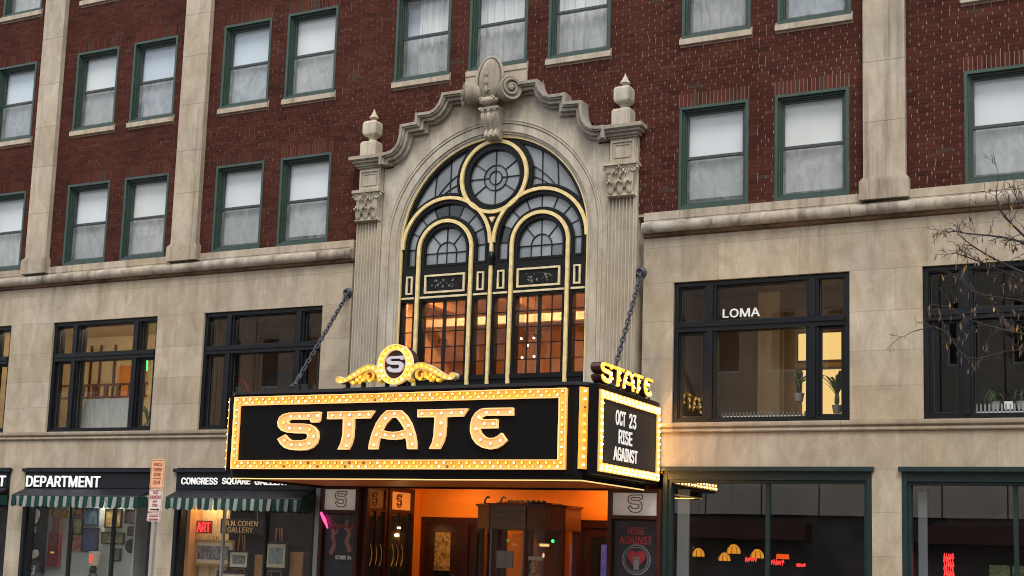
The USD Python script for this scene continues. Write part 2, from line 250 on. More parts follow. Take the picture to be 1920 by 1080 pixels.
def quad(x0, x1, y, z0, z1):
    return np.array([[x0, y, z0], [x1, y, z0], [x1, y, z1], [x0, y, z1]], float), np.array([[0, 1, 2], [0, 2, 3]])
def mv(m, x=0, y=0, z=0):
    return m[0] + np.array([x, y, z]), m[1]
def tr(m, mat):
    v = m[0] @ np.asarray(mat)[:3, :3].T
    return v + (np.asarray(mat)[:3, 3] if np.asarray(mat).shape == (4, 4) else 0), m[1]
def ball(c, r, sub=1, s=(1, 1, 1)):
    m = trimesh.creation.icosphere(sub, 1.0); return np.array(m.vertices) * np.array(s) * r + np.array(c), np.array(m.faces)
def tube(pts, r, n=8, cap=True):
    pts = np.asarray(pts, float); k = len(pts); r = np.broadcast_to(r, k)
    t = np.gradient(pts, axis=0); t /= np.linalg.norm(t, axis=1, keepdims=True) + 1e-12
    u = np.cross(t[0], [0, 0, 1]);
    if np.linalg.norm(u) < 1e-3: u = np.cross(t[0], [1, 0, 0])
    V = []
    for i in range(k):
        u = u - t[i] * (u @ t[i]); u /= np.linalg.norm(u) + 1e-12; w = np.cross(t[i], u)
        a = np.arange(n) * 2 * PI / n
        V.append(pts[i] + r[i] * (np.cos(a)[:, None] * u + np.sin(a)[:, None] * w))
    V = np.vstack(V); F = []
    for i in range(k - 1):
        for j in range(n):
            a, b = i * n + j, i * n + (j + 1) % n
            F += [[a, b, b + n], [a, b + n, a + n]]
    if cap:
        V = np.vstack([V, pts[0], pts[-1]]); c = k * n
        for j in range(n):
            F += [[c, (j + 1) % n, j], [c + 1, (k - 1) * n + j, (k - 1) * n + (j + 1) % n]]
    return V, np.array(F)
def lathe(prof, c, n=16, square=False):
    prof = np.asarray(prof, float); a = np.arange(n) * 2 * PI / n + (PI / 4 if square else 0)
    if square: prof = prof * [math.sqrt(2), 1]
    V = np.vstack([np.c_[p[0] * np.cos(a), p[0] * np.sin(a), np.full(n, p[1])] for p in prof]); F = []
    for i in range(len(prof) - 1):
        for j in range(n):
            p, q = i * n + j, i * n + (j + 1) % n
            F += [[p, q, q + n], [p, q + n, p + n]]
    V = np.vstack([V, [0, 0, prof[0, 1]], [0, 0, prof[-1, 1]]]); k = len(prof) * n
    for j in range(n):
        F += [[k, (j + 1) % n, j], [k + 1, k - n + j, k - n + (j + 1) % n]]
    return V + np.array(c), np.array(F)
def ring(x0, x1, z0, z1, t, y0, y1, tb=None):
    tb = t if tb is None else tb
    return cat([bx(x0, x0 + t, y0, y1, z0, z1), bx(x1 - t, x1, y0, y1, z0, z1), bx(x0 + t, x1 - t, y0, y1, z1 - t, z1), bx(x0 + t, x1 - t, y0, y1, z0, z0 + tb)])
_tx = {}
def text(s, x0, x1, z0, z1, y, depth=0.012, bold=True):
    """Lettering in an xz rectangle whose back lies on y, facing -y."""
    k = (s, bold)
    if k not in _tx: _tx[k] = meshkit.text_mesh(s, 1.0, 1.0, bold)
    v, f = np.array(_tx[k].vertices), np.array(_tx[k].faces)
    lo, hi = v.min(0), v.max(0)
    a = (v[:, 0] - lo[0]) / (hi[0] - lo[0]); b = (v[:, 1] - lo[1]) / (hi[1] - lo[1]); h = (v[:, 2] - lo[2]) / (hi[2] - lo[2])
    return np.c_[x0 + a * (x1 - x0), y - h * depth, z0 + b * (z1 - z0)], f
def spl(pts, n=40):
    from scipy.interpolate import splprep, splev
    p = np.asarray(pts, float); tck, _ = splprep(p.T, s=0, k=min(3, len(p) - 1)); return np.array(splev(np.linspace(0, 1, n), tck)).T
def arcp(cx, cz, r, a0, a1, n=24):
    a = np.radians(np.linspace(a0, a1, n)); return [(cx + r * math.cos(t), cz + r * math.sin(t)) for t in a]
def disc(cx, cz, r): return Point(cx, cz).buffer(r, 32)
def circ_ring(cx, cz, r1, r0): return disc(cx, cz, r1).difference(disc(cx, cz, r0))

# ---------------------------------------------------------------- things and parts
_names = {}; LOC = {}
def uniq(parent, name):
    k = (parent, name); c = _names.get(k, 0); _names[k] = c + 1
    return f'{parent}/{name}' if c == 0 else f'{parent}/{name}_{c:03d}'
def thing(name, label=None, cat_=None, loc=(0, 0, 0), group=None, kind=None):
    p = uniq('/World', name); x = UsdGeom.Xform.Define(stage, p); x.AddTranslateOp().Set(Gf.Vec3d(*map(float, loc)))
    LOC[p] = np.array(loc, float); meta(p, label, cat_, group, kind); return p
def meta(p, label=None, cat_=None, group=None, kind=None):
    o = stage.GetPrimAtPath(p)
    for k, v in (('label', label), ('category', cat_), ('group', group), ('kind', kind)):
        if v: o.SetCustomDataByKey(k, v)
def node(parent, name, label=None):
    p = uniq(parent, name); UsdGeom.Xform.Define(stage, p); LOC[p] = LOC[parent]; meta(p, label); return p
def part(parent, name, m, mat, smooth=False, label=None, kind=None, tone=None):
    p = uniq(parent, name); v = np.asarray(m[0], float) - LOC[parent]
    me = usdkit.mesh(stage, p, (v, m[1]), MAT[mat], smooth); LOC[p] = LOC[parent]
    if tone is not None:
        nv = len(me.GetPointsAttr().Get())
        t = np.full(nv, tone, np.float32) if np.ndim(tone) == 0 else np.asarray(tone, np.float32)
        UsdGeom.PrimvarsAPI(me).CreatePrimvar('tone', Sdf.ValueTypeNames.FloatArray, 'vertex').Set(Vt.FloatArray.FromNumpy(t))
    meta(p, label, kind=kind); return p
def solo(name, m, mat, label=None, cat_=None, group=None, kind=None, smooth=False):
    p = uniq('/World', name); usdkit.mesh(stage, p, (np.asarray(m[0], float), m[1]), MAT[mat], smooth); LOC[p] = np.zeros(3)
    meta(p, label, cat_, group, kind); return p

# ---------------------------------------------------------------- ground
solo('road', bx(-70, 90, -150, -3.6, -0.35, -0.12), 'asphalt', kind='structure')
solo('pavement', cat([bx(-70, 90, -3.6, 40, -0.35, 0.0)]), 'concrete', kind='structure')
solo('road_marking', cat([bx(-70, 90, -12.1, -11.98, -0.12, -0.116), bx(-70, 90, -11.86, -11.74, -0.12, -0.116)]), 'road_line', kind='structure')
solo('far_pavement', bx(-70, 90, -26.0, -18.9, -0.12, 0.0), 'concrete', kind='structure')

# ---------------------------------------------------------------- the building
B = thing('theatre_building', 'brick and limestone theatre block with arched stained window over its entrance', 'building')
XC = 0.095
ROWS = [7.60, 10.58, 13.56]; WH, WW, WD = 1.79, 1.20, 0.17
WCX = [-17.89, -16.22, -13.80, -12.13, -9.68, -8.07, -5.645, -4.04, None, 4.22, 5.86, 8.81, 10.42, 12.7]
ROW2 = [-17.89, -16.22, -13.80, -12.12, -9.70, -8.08, -5.655, -4.055, -1.50, 0.10, 1.72, 4.24, 5.895, 8.81, 10.42, 12.7]
WIN = [(c, 0) for c in WCX if c is not None] + [(c, 1) for c in ROW2] + [(c, 2) for c in ROW2]
XL, XR, ZT = -19.6, 14.0, 16.4
PIL = [(-19.46, -18.85), (-15.375, -14.77), (11.02, 11.65), (-11.285, -10.685), (-7.22, -6.57), (6.70, 7.345)]

# brick wall: mortar plane, bricks, soldier lintels
holes = []
for c, r in WIN:
    z0 = ROWS[r]
    holes.append((c - WW / 2, c + WW / 2, z0 - (0.10 if r else 0), z0 + WH, 0.03 if r else 0))
mort = sbox(XL, 7.55, XR, ZT)
for x0, x1, z0, z1, e in holes: mort = mort.difference(sbox(x0, z0, x1, z1))
mort = mort.difference(sbox(XC - 1.95, 7.0, XC + 1.95, 9.35))
wall = node(B, 'brick_wall')
part(wall, 'mortar_bed', xz(mort, 0.007, 0.36), 'mortar')
PC, PB = 0.0677, 0.243
def btone():
    r = rng.random()
    return 0.26 + 0.54 * rng.random() if r < 0.90 else (0.10 + 0.2 * rng.random() if r < 0.965 else 0.82 + 0.17 * rng.random())
bricks = []
nc = int((ZT - 7.60) / PC)
for k in range(nc):
    za = 7.60 + k * PC; zb = za + PC
    cuts = [(a, b) for a, b in PIL]
    if za < 9.3: cuts.append((XC - 1.95, XC + 1.95))
    low = []
    for x0, x1, z0, z1, e in holes:
        if za < z1 + 0.203 - 0.012 and zb > z0 + 0.004: 
            cuts.append((x0 - (e if za < z0 + 0.10 and e else 0), x1 + (e if za < z0 + 0.10 and e else 0)))
    cuts.sort(); x = XL; free = []
    for a, b in cuts:
        if a > x: free.append((x, a))
        x = max(x, b)
    if x < XR: free.append((x, XR))
    off = (k % 2) * PB / 2 + rng.uniform(-0.010, 0.010) + (PB / 4 if rng.random() < 0.07 else 0)
    for a, b in free:
        i = math.floor((a - off) / PB); e = [a]; 
        while off + (i + 1) * PB < b - 0.03:
            i += 1
            xx = off + i * PB + rng.uniform(-0.012, 0.012)
            if xx > a + 0.03 and xx > e[-1] + 0.06: e.append(xx)
            if rng.random() < 0.05 and xx + 0.12 < b - 0.05: e.append(xx + 0.12)
        e.append(b)
        bed = rng.choice([0.0006, 0.0008, 0.0014, 0.002, 0.0026])
        for p, q in zip(e[:-1], e[1:]):
            t = btone(); hj = rng.uniform(0.0045, 0.0082); y = rng.uniform(-0.0015, 0.0015)
            bricks.append((p + hj, q - hj, -0.004 + y, za + bed * rng.uniform(0.6, 1.3), zb - bed * rng.uniform(0.6, 1.3), t))
for x0, x1, z0, z1, e in holes:
    ns = 18
    for i in range(ns):
        a = x0 + (x1 - x0) * i / ns; b = x0 + (x1 - x0) * (i + 1) / ns
        t = rng.choice([0.995, 0.99, 0.4, 0.5, 0.955, 0.85, 0.99, 0.6])
        zt_ = 7.60 + PC * math.ceil((z1 + 0.191 - 7.60) / PC)
        bricks.append((a + 0.0065, b - 0.0065, -0.006, z1 + 0.004, zt_ - 0.002, t))
Ec = np.array(EYE)
def seen(b):
    c = np.array([(b[0] + b[1]) / 2, 0, (b[3] + b[4]) / 2]) - Ec; q = RC.T @ c
    u, v = q[0] / q[2] * 2450 + 960, q[1] / q[2] * 2450 + 705
    return 0 < u < 1920 and 0 < v < 1080
def psize(b): return (b[1] - b[0]) * (b[4] - b[3]) / ((Ec[0] - (b[0] + b[1]) / 2) ** 2 + Ec[1] ** 2 + (b[3] - Ec[2]) ** 2) ** 1.5
order = sorted(range(len(bricks)), key=lambda i: -psize(bricks[i]) if seen(bricks[i]) else 1)
big = set(order[:300])
FB = np.delete(F_BOX, [6, 7, 8, 9], 0) if False else F_BOX
def bmesh(b): return bx(b[0], b[1], b[2], 0.012, b[3], b[4])
for i in order[:300]:
    part(wall, 'brick', bmesh(bricks[i]), 'brick', tone=bricks[i][5])
rest = [b for i, b in enumerate(bricks) if i not in big]
rv = np.concatenate([bmesh(b)[0] for b in rest]); rf = np.concatenate([F_BOX + 8 * i for i in range(len(rest))])
part(wall, 'remaining_bricks', (rv, rf), 'brick', kind='stuff', tone=np.repeat([b[5] for b in rest], 8))

# pilasters of long stone blocks with a splayed foot
for i, (a, b) in enumerate(PIL):
    pl = node(B, 'stone_pilaster'); z = 7.82
    part(pl, 'foot_block', cat([xy(sbox(a - 0.055, -0.17, b + 0.055, 0.05), 7.46, 7.76), xy(sbox(a - 0.04, -0.155, b + 0.04, 0.05), 7.76, 7.79), xy(sbox(a - 0.015, -0.13, b + 0.015, 0.05), 7.79, 7.82)]), 'limestone', tone=0.45)
    k = 0
    while z < ZT:
        h = [0.98, 1.05, 0.9][(k + i) % 3]; z1 = min(z + h, ZT)
        part(pl, 'stone_block', bx(a, b, -0.115, 0.05, z + 0.002, z1 - 0.003), 'limestone', tone=0.5 + 0.3 * rng.random()); z = z1; k += 1
    part(pl, 'core', bx(a + 0.01, b - 0.01, -0.108, 0.05, 7.6, ZT), 'mortar')

# sash windows
def curtain(x0, x1, y, z0, z1, amp=0.025, nw=9, seed=0):
    r = random.Random(seed); k = 60; X = np.linspace(x0, x1, k); ph = [r.uniform(0, 6) for _ in range(4)]
    Y = y + amp * (np.sin(np.linspace(0, nw * PI, k) + ph[0]) + 0.6 * np.sin(np.linspace(0, nw * 1.7 * PI, k) + ph[1]))
    v = np.vstack([np.c_[X, Y, np.full(k, z0)], np.c_[X + 0.01, Y * 1.0, np.full(k, z1)]])
    f = [[i, i + 1, i + 1 + k] for i in range(k - 1)] + [[i, i + 1 + k, i + k] for i in range(k - 1)]
    return v, np.array(f)
for wi, (c, r) in enumerate(WIN):
    z0 = ROWS[r]; z1 = z0 + WH; a, b = c - WW / 2, c + WW / 2
    w = node(B, 'sash_window')
    part(w, 'frame', cat([ring(a, b, z0, z1, 0.05, -0.012, 0.20, 0.06), ring(a + 0.05, b - 0.05, z0 + 0.06, z1 - 0.05, 0.03, 0.045, 0.20, 0.05), ring(a + 0.08, b - 0.08, z0 + 0.11, z1 - 0.08, 0.022, 0.085, 0.20, 0.02)]), 'window_green')
    gx0, gx1, gb, gt = a + 0.102, b - 0.102, z0 + 0.13, z1 - 0.102
    zm = z0 + 0.90
    part(w, 'upper_sash', ring(gx0, gx1, zm - 0.005, gt, 0.030, 0.115, 0.150, 0.045), 'sash_grey')
    part(w, 'lower_sash', ring(gx0, gx1, gb, zm + 0.03, 0.034, 0.152, 0.185, 0.045), 'sash_grey')
    part(w, 'upper_pane', quad(gx0 + 0.03, gx1 - 0.03, 0.135, zm + 0.04, gt - 0.03), 'pane_glass')
    part(w, 'lower_pane', quad(gx0 + 0.034, gx1 - 0.034, 0.17, gb + 0.045, zm - 0.005), 'pane_glass')
    part(w, 'insect_screen', quad(gx0 + 0.004, gx1 - 0.004, 0.128, gb + 0.01, zm - 0.005), 'screen')
    if r == 1 and c in (-1.50, 0.10, 1.72, 4.24):
        part(w, 'curtain', curtain(gx0 + (0.25 if c == -1.50 else -0.02), gx1 + 0.02, 0.27, gb - 0.05, gt + 0.05, 0.018, 11, wi), 'curtain', True)
        part(w, 'room_shade', quad(gx0 - 0.05, gx1 + 0.05, 0.345, gb - 0.05, gt + 0.05), 'blind_slate')
    else:
        part(w, 'blind', bx(gx0 - 0.03, gx1 + 0.03, 0.215, 0.222, gb - 0.02 + (rng.choice([0, 0, 0, 0.25, 0.12]) if r == 0 else 0), gt + 0.03), ('blind', 'blind_pale', 'blind', 'blind_warm')[(wi * 7) % 4] if r == 0 else ('blind_slate', 'blind', 'blind_blue')[(wi * 5) % 3])
    if r:
        part(w, 'stone_sill', bx(a - 0.03, b + 0.03, -0.055, 0.16, z0 - 0.10, z0 - 0.002), 'limestone', tone=0.8)
part(B, 'wall_backing', cat([bx(XL, XR, 0.40, 0.42, 7.45, ZT)] if False else [bx(XL, XC - 2.0, 0.40, 0.42, 7.45, ZT), bx(XC + 2.0, XR, 0.40, 0.42, 7.45, ZT), bx(XC - 2.0, XC + 2.0, 0.40, 0.42, 9.45, ZT), bx(XL, XR, 0.36, 8.0, ZT - 0.05, ZT)]), 'dark_room')
part(B, 'stone_apron', bx(-0.53, 0.73, -0.04, 0.05, 10.15, 10.478), 'limestone', tone=0.6)

# limestone storeys
def block(parent, x0, x1, z0, z1, y0=0.0, tone=None, name='stone_block', g=0.0016):
    part(parent, name, bx(x0 + g, x1 - g, y0 + rng.uniform(-0.0006, 0.0006), 0.34, z0 + g, z1 - g), 'limestone', tone=rng.uniform(0.25, 0.8) if tone is None else tone)
sw = node(B, 'stone_wall')
OP2 = [(-14.9, -11.645), (-10.405, -7.53), (-6.325, -3.475), (3.565, 6.46), (7.565, 10.43)]
S_L, S_R = -2.83, 3.02
SHOPS = [(-14.9, -11.30), (-10.87, -7.335), (-6.765, -3.30), (3.43, 6.79), (7.235, 10.65)]
def spans(x0, x1, step, off):
    e = [x0]; k = math.ceil((x0 - off) / step)
    while off + k * step < x1 - 0.25:
        if off + k * step > x0 + 0.25: e.append(off + k * step)
        k += 1
    return list(zip(e, e[1:] + [x1]))
for a, b in ((XL, S_L), (S_R, XR)):
    for p, q in spans(a, b, 1.42, 0.30): block(sw, p, q, 6.985, 7.16, tone=rng.uniform(0.1, 0.6))
    for p, q in spans(a, b, 1.335, 0.33): block(sw, p, q, 6.375, 6.985)
for p, q in [(-19.6, -18.635), (-15.75, -14.53), (-11.645, -10.405), (-7.53, -6.325), (-3.475, S_L), (S_R, 3.565), (6.46, 7.565), (10.43, XR)]:
    for z, z1 in ((4.03, 4.55), (4.55, 5.10), (5.10, 5.72), (5.72, 6.375)):
        if q - p > 1.1 and z in (4.55, 5.72) and rng.random() < 0.6:
            mdl = p + (q - p) * rng.uniform(0.3, 0.7); block(sw, p, mdl, z, z1); block(sw, mdl, q, z, z1)
        else: block(sw, p, q, z, z1)
for a, b in ((XL, -3.25), (3.2, XR)):
    for p, q in spans(a, b, 1.06, 0.12): block(sw, p, q, 3.27, 3.86)
for p, q in [(-19.6, -19.40), (-15.46, -14.90), (-11.30, -10.87), (-7.335, -6.765), (6.79, 7.235), (10.65, XR)]:
    for k in range(5): block(sw, p, q, 3.27 - 0.66 * (k + 1) if k < 4 else 0.0, 3.27 - 0.66 * k)
part(sw, 'joint_mortar', xz(unary_union([sbox(XL, 6.375, S_L, 7.16), sbox(S_R, 6.375, XR, 7.16), sbox(XL, 3.27, -3.25, 4.03), sbox(3.2, 3.27, XR, 4.03)] + [sbox(p, 4.03, q, 6.375) for p, q in [(-19.6, -18.635), (-15.75, -14.53), (-11.645, -10.405), (-7.53, -6.325), (-3.475, S_L), (S_R, 3.565), (6.46, 7.565), (10.43, XR)]] + [sbox(p, 0, q, 3.27) for p, q in [(-19.6, -19.40), (-15.46, -14.90), (-11.30, -10.87), (-7.335, -6.765), (6.79, 7.235), (10.65, XR)]]).buffer(-0.004), 0.0022, 0.33), 'joint')
# the string course: flat band, half-round roll and cove, in lengths
sc = node(B, 'string_course'); 
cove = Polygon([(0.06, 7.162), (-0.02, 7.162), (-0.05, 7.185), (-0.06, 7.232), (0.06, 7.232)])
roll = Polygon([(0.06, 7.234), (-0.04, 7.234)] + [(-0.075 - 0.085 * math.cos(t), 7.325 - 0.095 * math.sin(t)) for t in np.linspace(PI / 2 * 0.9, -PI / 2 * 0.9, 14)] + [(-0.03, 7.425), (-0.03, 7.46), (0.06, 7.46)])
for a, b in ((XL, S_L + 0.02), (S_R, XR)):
    for p, q in spans(a, b, 1.78, -0.62): part(sc, 'roll_stone', yz(roll, p + 0.003, q - 0.003), 'weathered_stone', 40); part(sc, 'cove_stone', yz(cove, p + 0.003, q - 0.003), 'brown_stone', 40)
    for p, q in spans(a, b, 1.21, 0.02):
        part(sc, 'band_stone', bx(p + 0.003, q - 0.003, -0.035, 0.3, 7.462, 7.598), 'limestone', tone=rng.uniform(0.3, 0.8))
# the belt above the shops
bp = Polygon([(0.2, 3.862), (-0.03, 3.862), (-0.05, 3.88), (-0.05, 3.915), (-0.025, 3.925), (-0.025, 3.935), (-0.075, 3.955), (-0.085, 3.985), (-0.085, 4.02), (0.2, 4.028)])
belt = node(B, 'belt_course')
for a, b in ((XL, -3.25), (3.2, XR)):
    for p, q in spans(a, b, 2.72, 0.9): part(belt, 'moulded_stone', yz(bp, p + 0.003, q - 0.003), 'limestone', 30, tone=rng.uniform(0.2, 0.6))

# second-floor wide windows
def wide_window(x0, label=None):
    w = node(B, 'wide_window', label); X = lambda u: x0 + u; x1 = x0 + 2.885
    part(w, 'frame', cat([ring(x0, x1, 4.03, 6.375, 0.075, 0.05, 0.30, 0.06), ring(x0 + 0.075, x1 - 0.075, 4.09, 6.30, 0.02, 0.08, 0.28)]), 'black_paint')
    part(w, 'transom_bar', cat([bx(x0 + 0.075, x1 - 0.075, 0.035, 0.28, 5.535, 5.70), bx(x0 + 0.075, x1 - 0.075, 0.015, 0.04, 5.61, 5.66)]), 'black_paint')
    for u0, u1 in ((0.525, 0.72), (2.205, 2.40)):
        part(w, 'mullion', cat([bx(X(u0), X(u1), 0.06, 0.28, 4.09, 5.535), bx(X(u0) + 0.05, X(u1) - 0.05, 0.03, 0.06, 4.09, 5.535), bx(X(u0), X(u1), 0.06, 0.28, 5.70, 6.30), bx(X(u0) + 0.05, X(u1) - 0.05, 0.03, 0.06, 5.70, 6.30)]), 'black_paint')
    for u0, u1, z0, z1, t in ((0.095, 0.525, 5.70, 6.28, 0.012), (0.72, 2.205, 5.70, 6.28, 0.012), (2.40, 2.79, 5.70, 6.28, 0.012), (0.095, 0.525, 4.09, 5.535, 0.042), (0.72, 2.205, 4.09, 5.535, 0.012), (2.40, 2.79, 4.09, 5.535, 0.042)):
        if t > 0.02: part(w, 'sash', ring(X(u0), X(u1), z0, z1, t, 0.10, 0.16), 'black_paint')
        part(w, 'pane', quad(X(u0) + t, X(u1) - t, 0.14, z0 + t, z1 - t), 'pane_glass')
        part(w, 'glazing_bead', ring(X(u0) + t, X(u1) - t, z0 + t, z1 - t, 0.007, 0.118, 0.132), 'sash_grey')
    return w
for x0 in (-18.635, -14.53, -10.405, -6.325, 3.565, 7.565): wide_window(x0)
def room(x0, x1, z0, z1, y1, wmat, cmat=None, lamp=None, fmat='brown_wall', y0=0.345):
    rm = node(B, 'room')
    part(rm, 'back_wall', bx(x0, x1, y1, y1 + 0.1, z0, z1), wmat)
    part(rm, 'side_wall', bx(x0 - 0.1, x0, y0, y1 + 0.1, z0, z1), wmat); part(rm, 'side_wall', bx(x1, x1 + 0.1, y0, y1 + 0.1, z0, z1), wmat)
    part(rm, 'ceiling', bx(x0 - 0.1, x1 + 0.1, y0, y1 + 0.1, z1, z1 + 0.1), cmat or wmat)
    part(rm, 'floor', bx(x0 - 0.1, x1 + 0.1, y0, y1 + 0.1, z0 - 0.1, z0), fmat)
    if lamp:
        for lx, ly, s in lamp[1]: part(rm, 'ceiling_lamp', lathe([(0.02, z1), (s, z1 - 0.01), (s, z1 - 0.05), (0.02, z1 - 0.06)], (lx, ly, 0), 14), lamp[0])
    return rm
def hidden_tube_lamp(rm, x0, x1, z, mat, y=0.62):  # added lamp, unseen above the window head, to brighten a room
    part(rm, 'linear_lamp', bx(x0, x1, y, y + 0.07, z, z + 0.05), mat)
room(-19.3, -15.0, 4.0, 6.6, 3.2, 'dark_room')
ra = room(-14.8, -12.85, 4.0, 6.6, 3.2, 'orange_wall', 'tan_ceiling'); hidden_tube_lamp(ra, -14.5, -13.0, 6.44, 'tube_warm')
rb = room(-12.7, -7.45, 4.0, 6.6, 3.0, 'cream_wall', 'cream_wall'); hidden_tube_lamp(rb, -12.0, -8.0, 6.44, 'tube_white')
part(rb, 'orange_panel', quad(-11.32, -10.43, 2.98, 5.05, 5.88), 'orange_panel'); part(rb, 'bright_niche', bx(-11.29, -10.83, 2.90, 2.96, 4.96, 5.10), 'lit_orange')
for xk in (-12.2, -11.9, -11.45): part(rb, 'wall_batten', bx(xk, xk + 0.04, 2.94, 2.99, 4.9, 6.4), 'rail_red')
rc_ = room(-6.9, -3.35, 4.0, 6.6, 3.2, 'brown_wall', 'brown_wall'); hidden_tube_lamp(rc_, -6.3, -3.7, 6.44, 'tube_mid')
for gx in (-6.35, -3.95): part(rc_, 'globe_lamp', ball((gx, 0.9, 6.42), 0.10, 2), 'globe_glass', True)
rd = room(3.2, 6.75, 4.0, 6.6, 2.6, 'brown_wall', 'brown_wall'); hidden_tube_lamp(rd, 3.8, 6.0, 6.44, 'tube_dim')
part(rd, 'wall_pillar', bx(4.35, 4.75, 2.3, 2.6, 4.0, 6.6), 'cream_wall')
re_ = room(7.3, 10.8, 4.0, 6.6, 2.6, 'dark_room'); hidden_tube_lamp(re_, 7.9, 10.2, 6.44, 'tube_dim')

# ---------------------------------------------------------------- arched portal
def U(g): return affinity.translate(g, XC, 0)
half = [(2.27, 9.15), (2.14, 9.145), (2.03, 9.165), (1.95, 9.215), (1.89, 9.30), (1.86, 9.40), (1.845, 9.52), (1.84, 9.645), (1.525, 9.66), (1.52, 9.83), (1.36, 9.822), (1.22, 9.825), (1.12, 9.87), (1.045, 9.95), (0.995, 10.05), (0.975, 10.145)]
G = Polygon(half + [(-x, z) for x, z in half[::-1]] + [(-2.27, 4.2), (2.27, 4.2)])
def Oshape(d=0.0):
    return unary_union([disc(0, 7.40, 1.885 + d), sbox(-1.885 - d, 4.2, 1.885 + d, 7.40)]).difference(sbox(-4, 3, 4, 4.2))
ps = node(B, 'portal_surround')
part(ps, 'spandrel', xz(U(G.buffer(-0.19, join_style=2).union(sbox(-2.28, 4.2, 2.28, 8.9)).difference(Oshape(0.30))), -0.05, 0.34), 'carved_stone')
for d0, d1, y in ((0.0, 0.035, 0.0), (0.035, 0.075, -0.02), (0.075, 0.21, -0.045), (0.21, 0.225, -0.035), (0.225, 0.27, -0.06), (0.27, 0.30, -0.072)):
    part(ps, 'archivolt', xz(U(Oshape(d1).difference(Oshape(d0))), y, 0.34), 'carved_stone')
top = sbox(-2.27, 8.92, 2.27, 11)
for d0, d1, y in ((0.0, 0.055, -0.30), (0.055, 0.085, -0.27), (0.085, 0.145, -0.22), (0.145, 0.195, -0.14)):
    g = G.buffer(-d0, join_style=2) if d0 else G
    part(ps, 'gable_coping', xz(U(g.difference(G.buffer(-d1, join_style=2)).intersection(top).difference(sbox(-2.25, 8, 2.25, 8.93))), y, 0.1), 'coping_stone')
STONE('shaft_stone', (0.36, 0.315, 0.25), (0.46, 0.41, 0.335), (0.54, 0.495, 0.42), 0.3, tone=False)
for s in (-1, 1):
    cx = XC + s * 2.555
    sh = sbox(cx - 0.235, -0.14, cx + 0.235, 0.1)
    for k in range(7): sh = sh.difference(affinity.scale(Point(cx - 0.192 + k * 0.384 / 6, -0.14).buffer(0.0255, 6), 1, 2.2))
    part(ps, 'fluted_shaft', xy(sh, 4.2, 7.88), 'shaft_stone')
    part(ps, 'pier_body', bx(cx - 0.26, cx + 0.26, -0.07, 0.3, 4.2, 8.95), 'carved_stone')
    # capital: bell, leaves, volutes and abacus
    leaf = []
    for lx, zz, hh, sc_ in ((cx - 0.17, 7.93, 0.22, 1.0), (cx, 7.93, 0.22, 1.0), (cx + 0.17, 7.93, 0.22, 1.0), (cx - 0.085, 8.03, 0.30, 0.95), (cx + 0.085, 8.03, 0.30, 0.95), (cx, 8.2, 0.2, 0.6)):
        for dx, w0 in ((0, 1.0), (-0.032, 0.7), (0.032, 0.7)):
            h_ = hh * (1 if dx == 0 else 0.86)
            c_ = spl([[lx + dx * 0.8, -0.205, zz], [lx + dx, -0.222, zz + h_ * 0.5], [lx + dx * 1.2, -0.25, zz + h_ * 0.9], [lx + dx * 1.3, -0.29, zz + h_], [lx + dx * 1.3, -0.305, zz + h_ * 0.86]], 12)
            leaf.append(tube(c_, 0.030 * sc_ * w0 * np.array([0.8, 1, 1.1, 1.15, 1.15, 1.1, 1.05, 1, 0.95, 0.9, 0.75, 0.4]), 7))
    vol = []
    for q in (-1, 1):
        sp = [(cx + q * 0.235 + q * (0.075 * (1 - t / 9.5)) * math.cos(t), -0.21, 8.355 + (0.075 * (1 - t / 9.5)) * math.sin(t)) for t in np.linspace(0, 8.6, 30)]
        vol += [tube(sp, 0.021, 6), tube([(cx + q * 0.07, -0.17, 8.16), (cx + q * 0.13, -0.20, 8.30), (cx + q * 0.22, -0.215, 8.42)], [0.03, 0.03, 0.025], 6), ball((cx + q * 0.235, -0.2, 8.355), 0.03, 1)]
    part(ps, 'capital', cat([lathe([(0.225, 7.88), (0.25, 7.90), (0.235, 7.925), (0.22, 8.0), (0.235, 8.30), (0.275, 8.42)], (cx, 0.03, 0), 4, True), bx(cx - 0.30, cx + 0.30, -0.27, 0.1, 8.425, 8.48), bx(cx - 0.275, cx + 0.275, -0.24, 0.1, 8.40, 8.425)] + leaf + vol), 'carved_stone', 45)
    part(ps, 'dado', cat([bx(cx - 0.235, cx + 0.235, -0.125, 0.1, 8.48, 8.93), ring(cx - 0.215, cx + 0.215, 8.52, 8.89, 0.035, -0.15, -0.12), ring(cx - 0.15, cx + 0.15, 8.585, 8.825, 0.018, -0.14, -0.12)]), 'carved_stone')
    cor = [bx(cx - 0.26 - d, cx + 0.26 + d, -0.16 - d, 0.1, za, zb) for d, za, zb in ((0.0, 8.93, 8.965), (0.035, 8.965, 9.0), (0.05, 9.0, 9.02), (0.085, 9.02, 9.06), (0.11, 9.06, 9.075), (0.135, 9.075, 9.14))]
    part(ps, 'cornice', cat(cor), 'coping_stone')
    part(ps, 'finial', cat([lathe([(0.17, 9.14), (0.17, 9.39), (0.15, 9.43)], (cx, -0.08, 0), 4, True), lathe([(0.10, 9.43), (0.075, 9.49), (0.10, 9.54)], (cx, -0.08, 0), 14),
        lathe([(0.09, 9.53), (0.13, 9.56), (0.148, 9.60), (0.15, 9.78), (0.135, 9.82), (0.10, 9.845)], (cx, -0.08, 0), 4, True), lathe([(0.05, 9.84), (0.045, 9.89), (0.095, 9.915), (0.085, 9.94), (0.05, 9.99), (0.022, 10.05), (0.005, 10.10)], (cx, -0.08, 0), 12)]), 'carved_stone', 35)
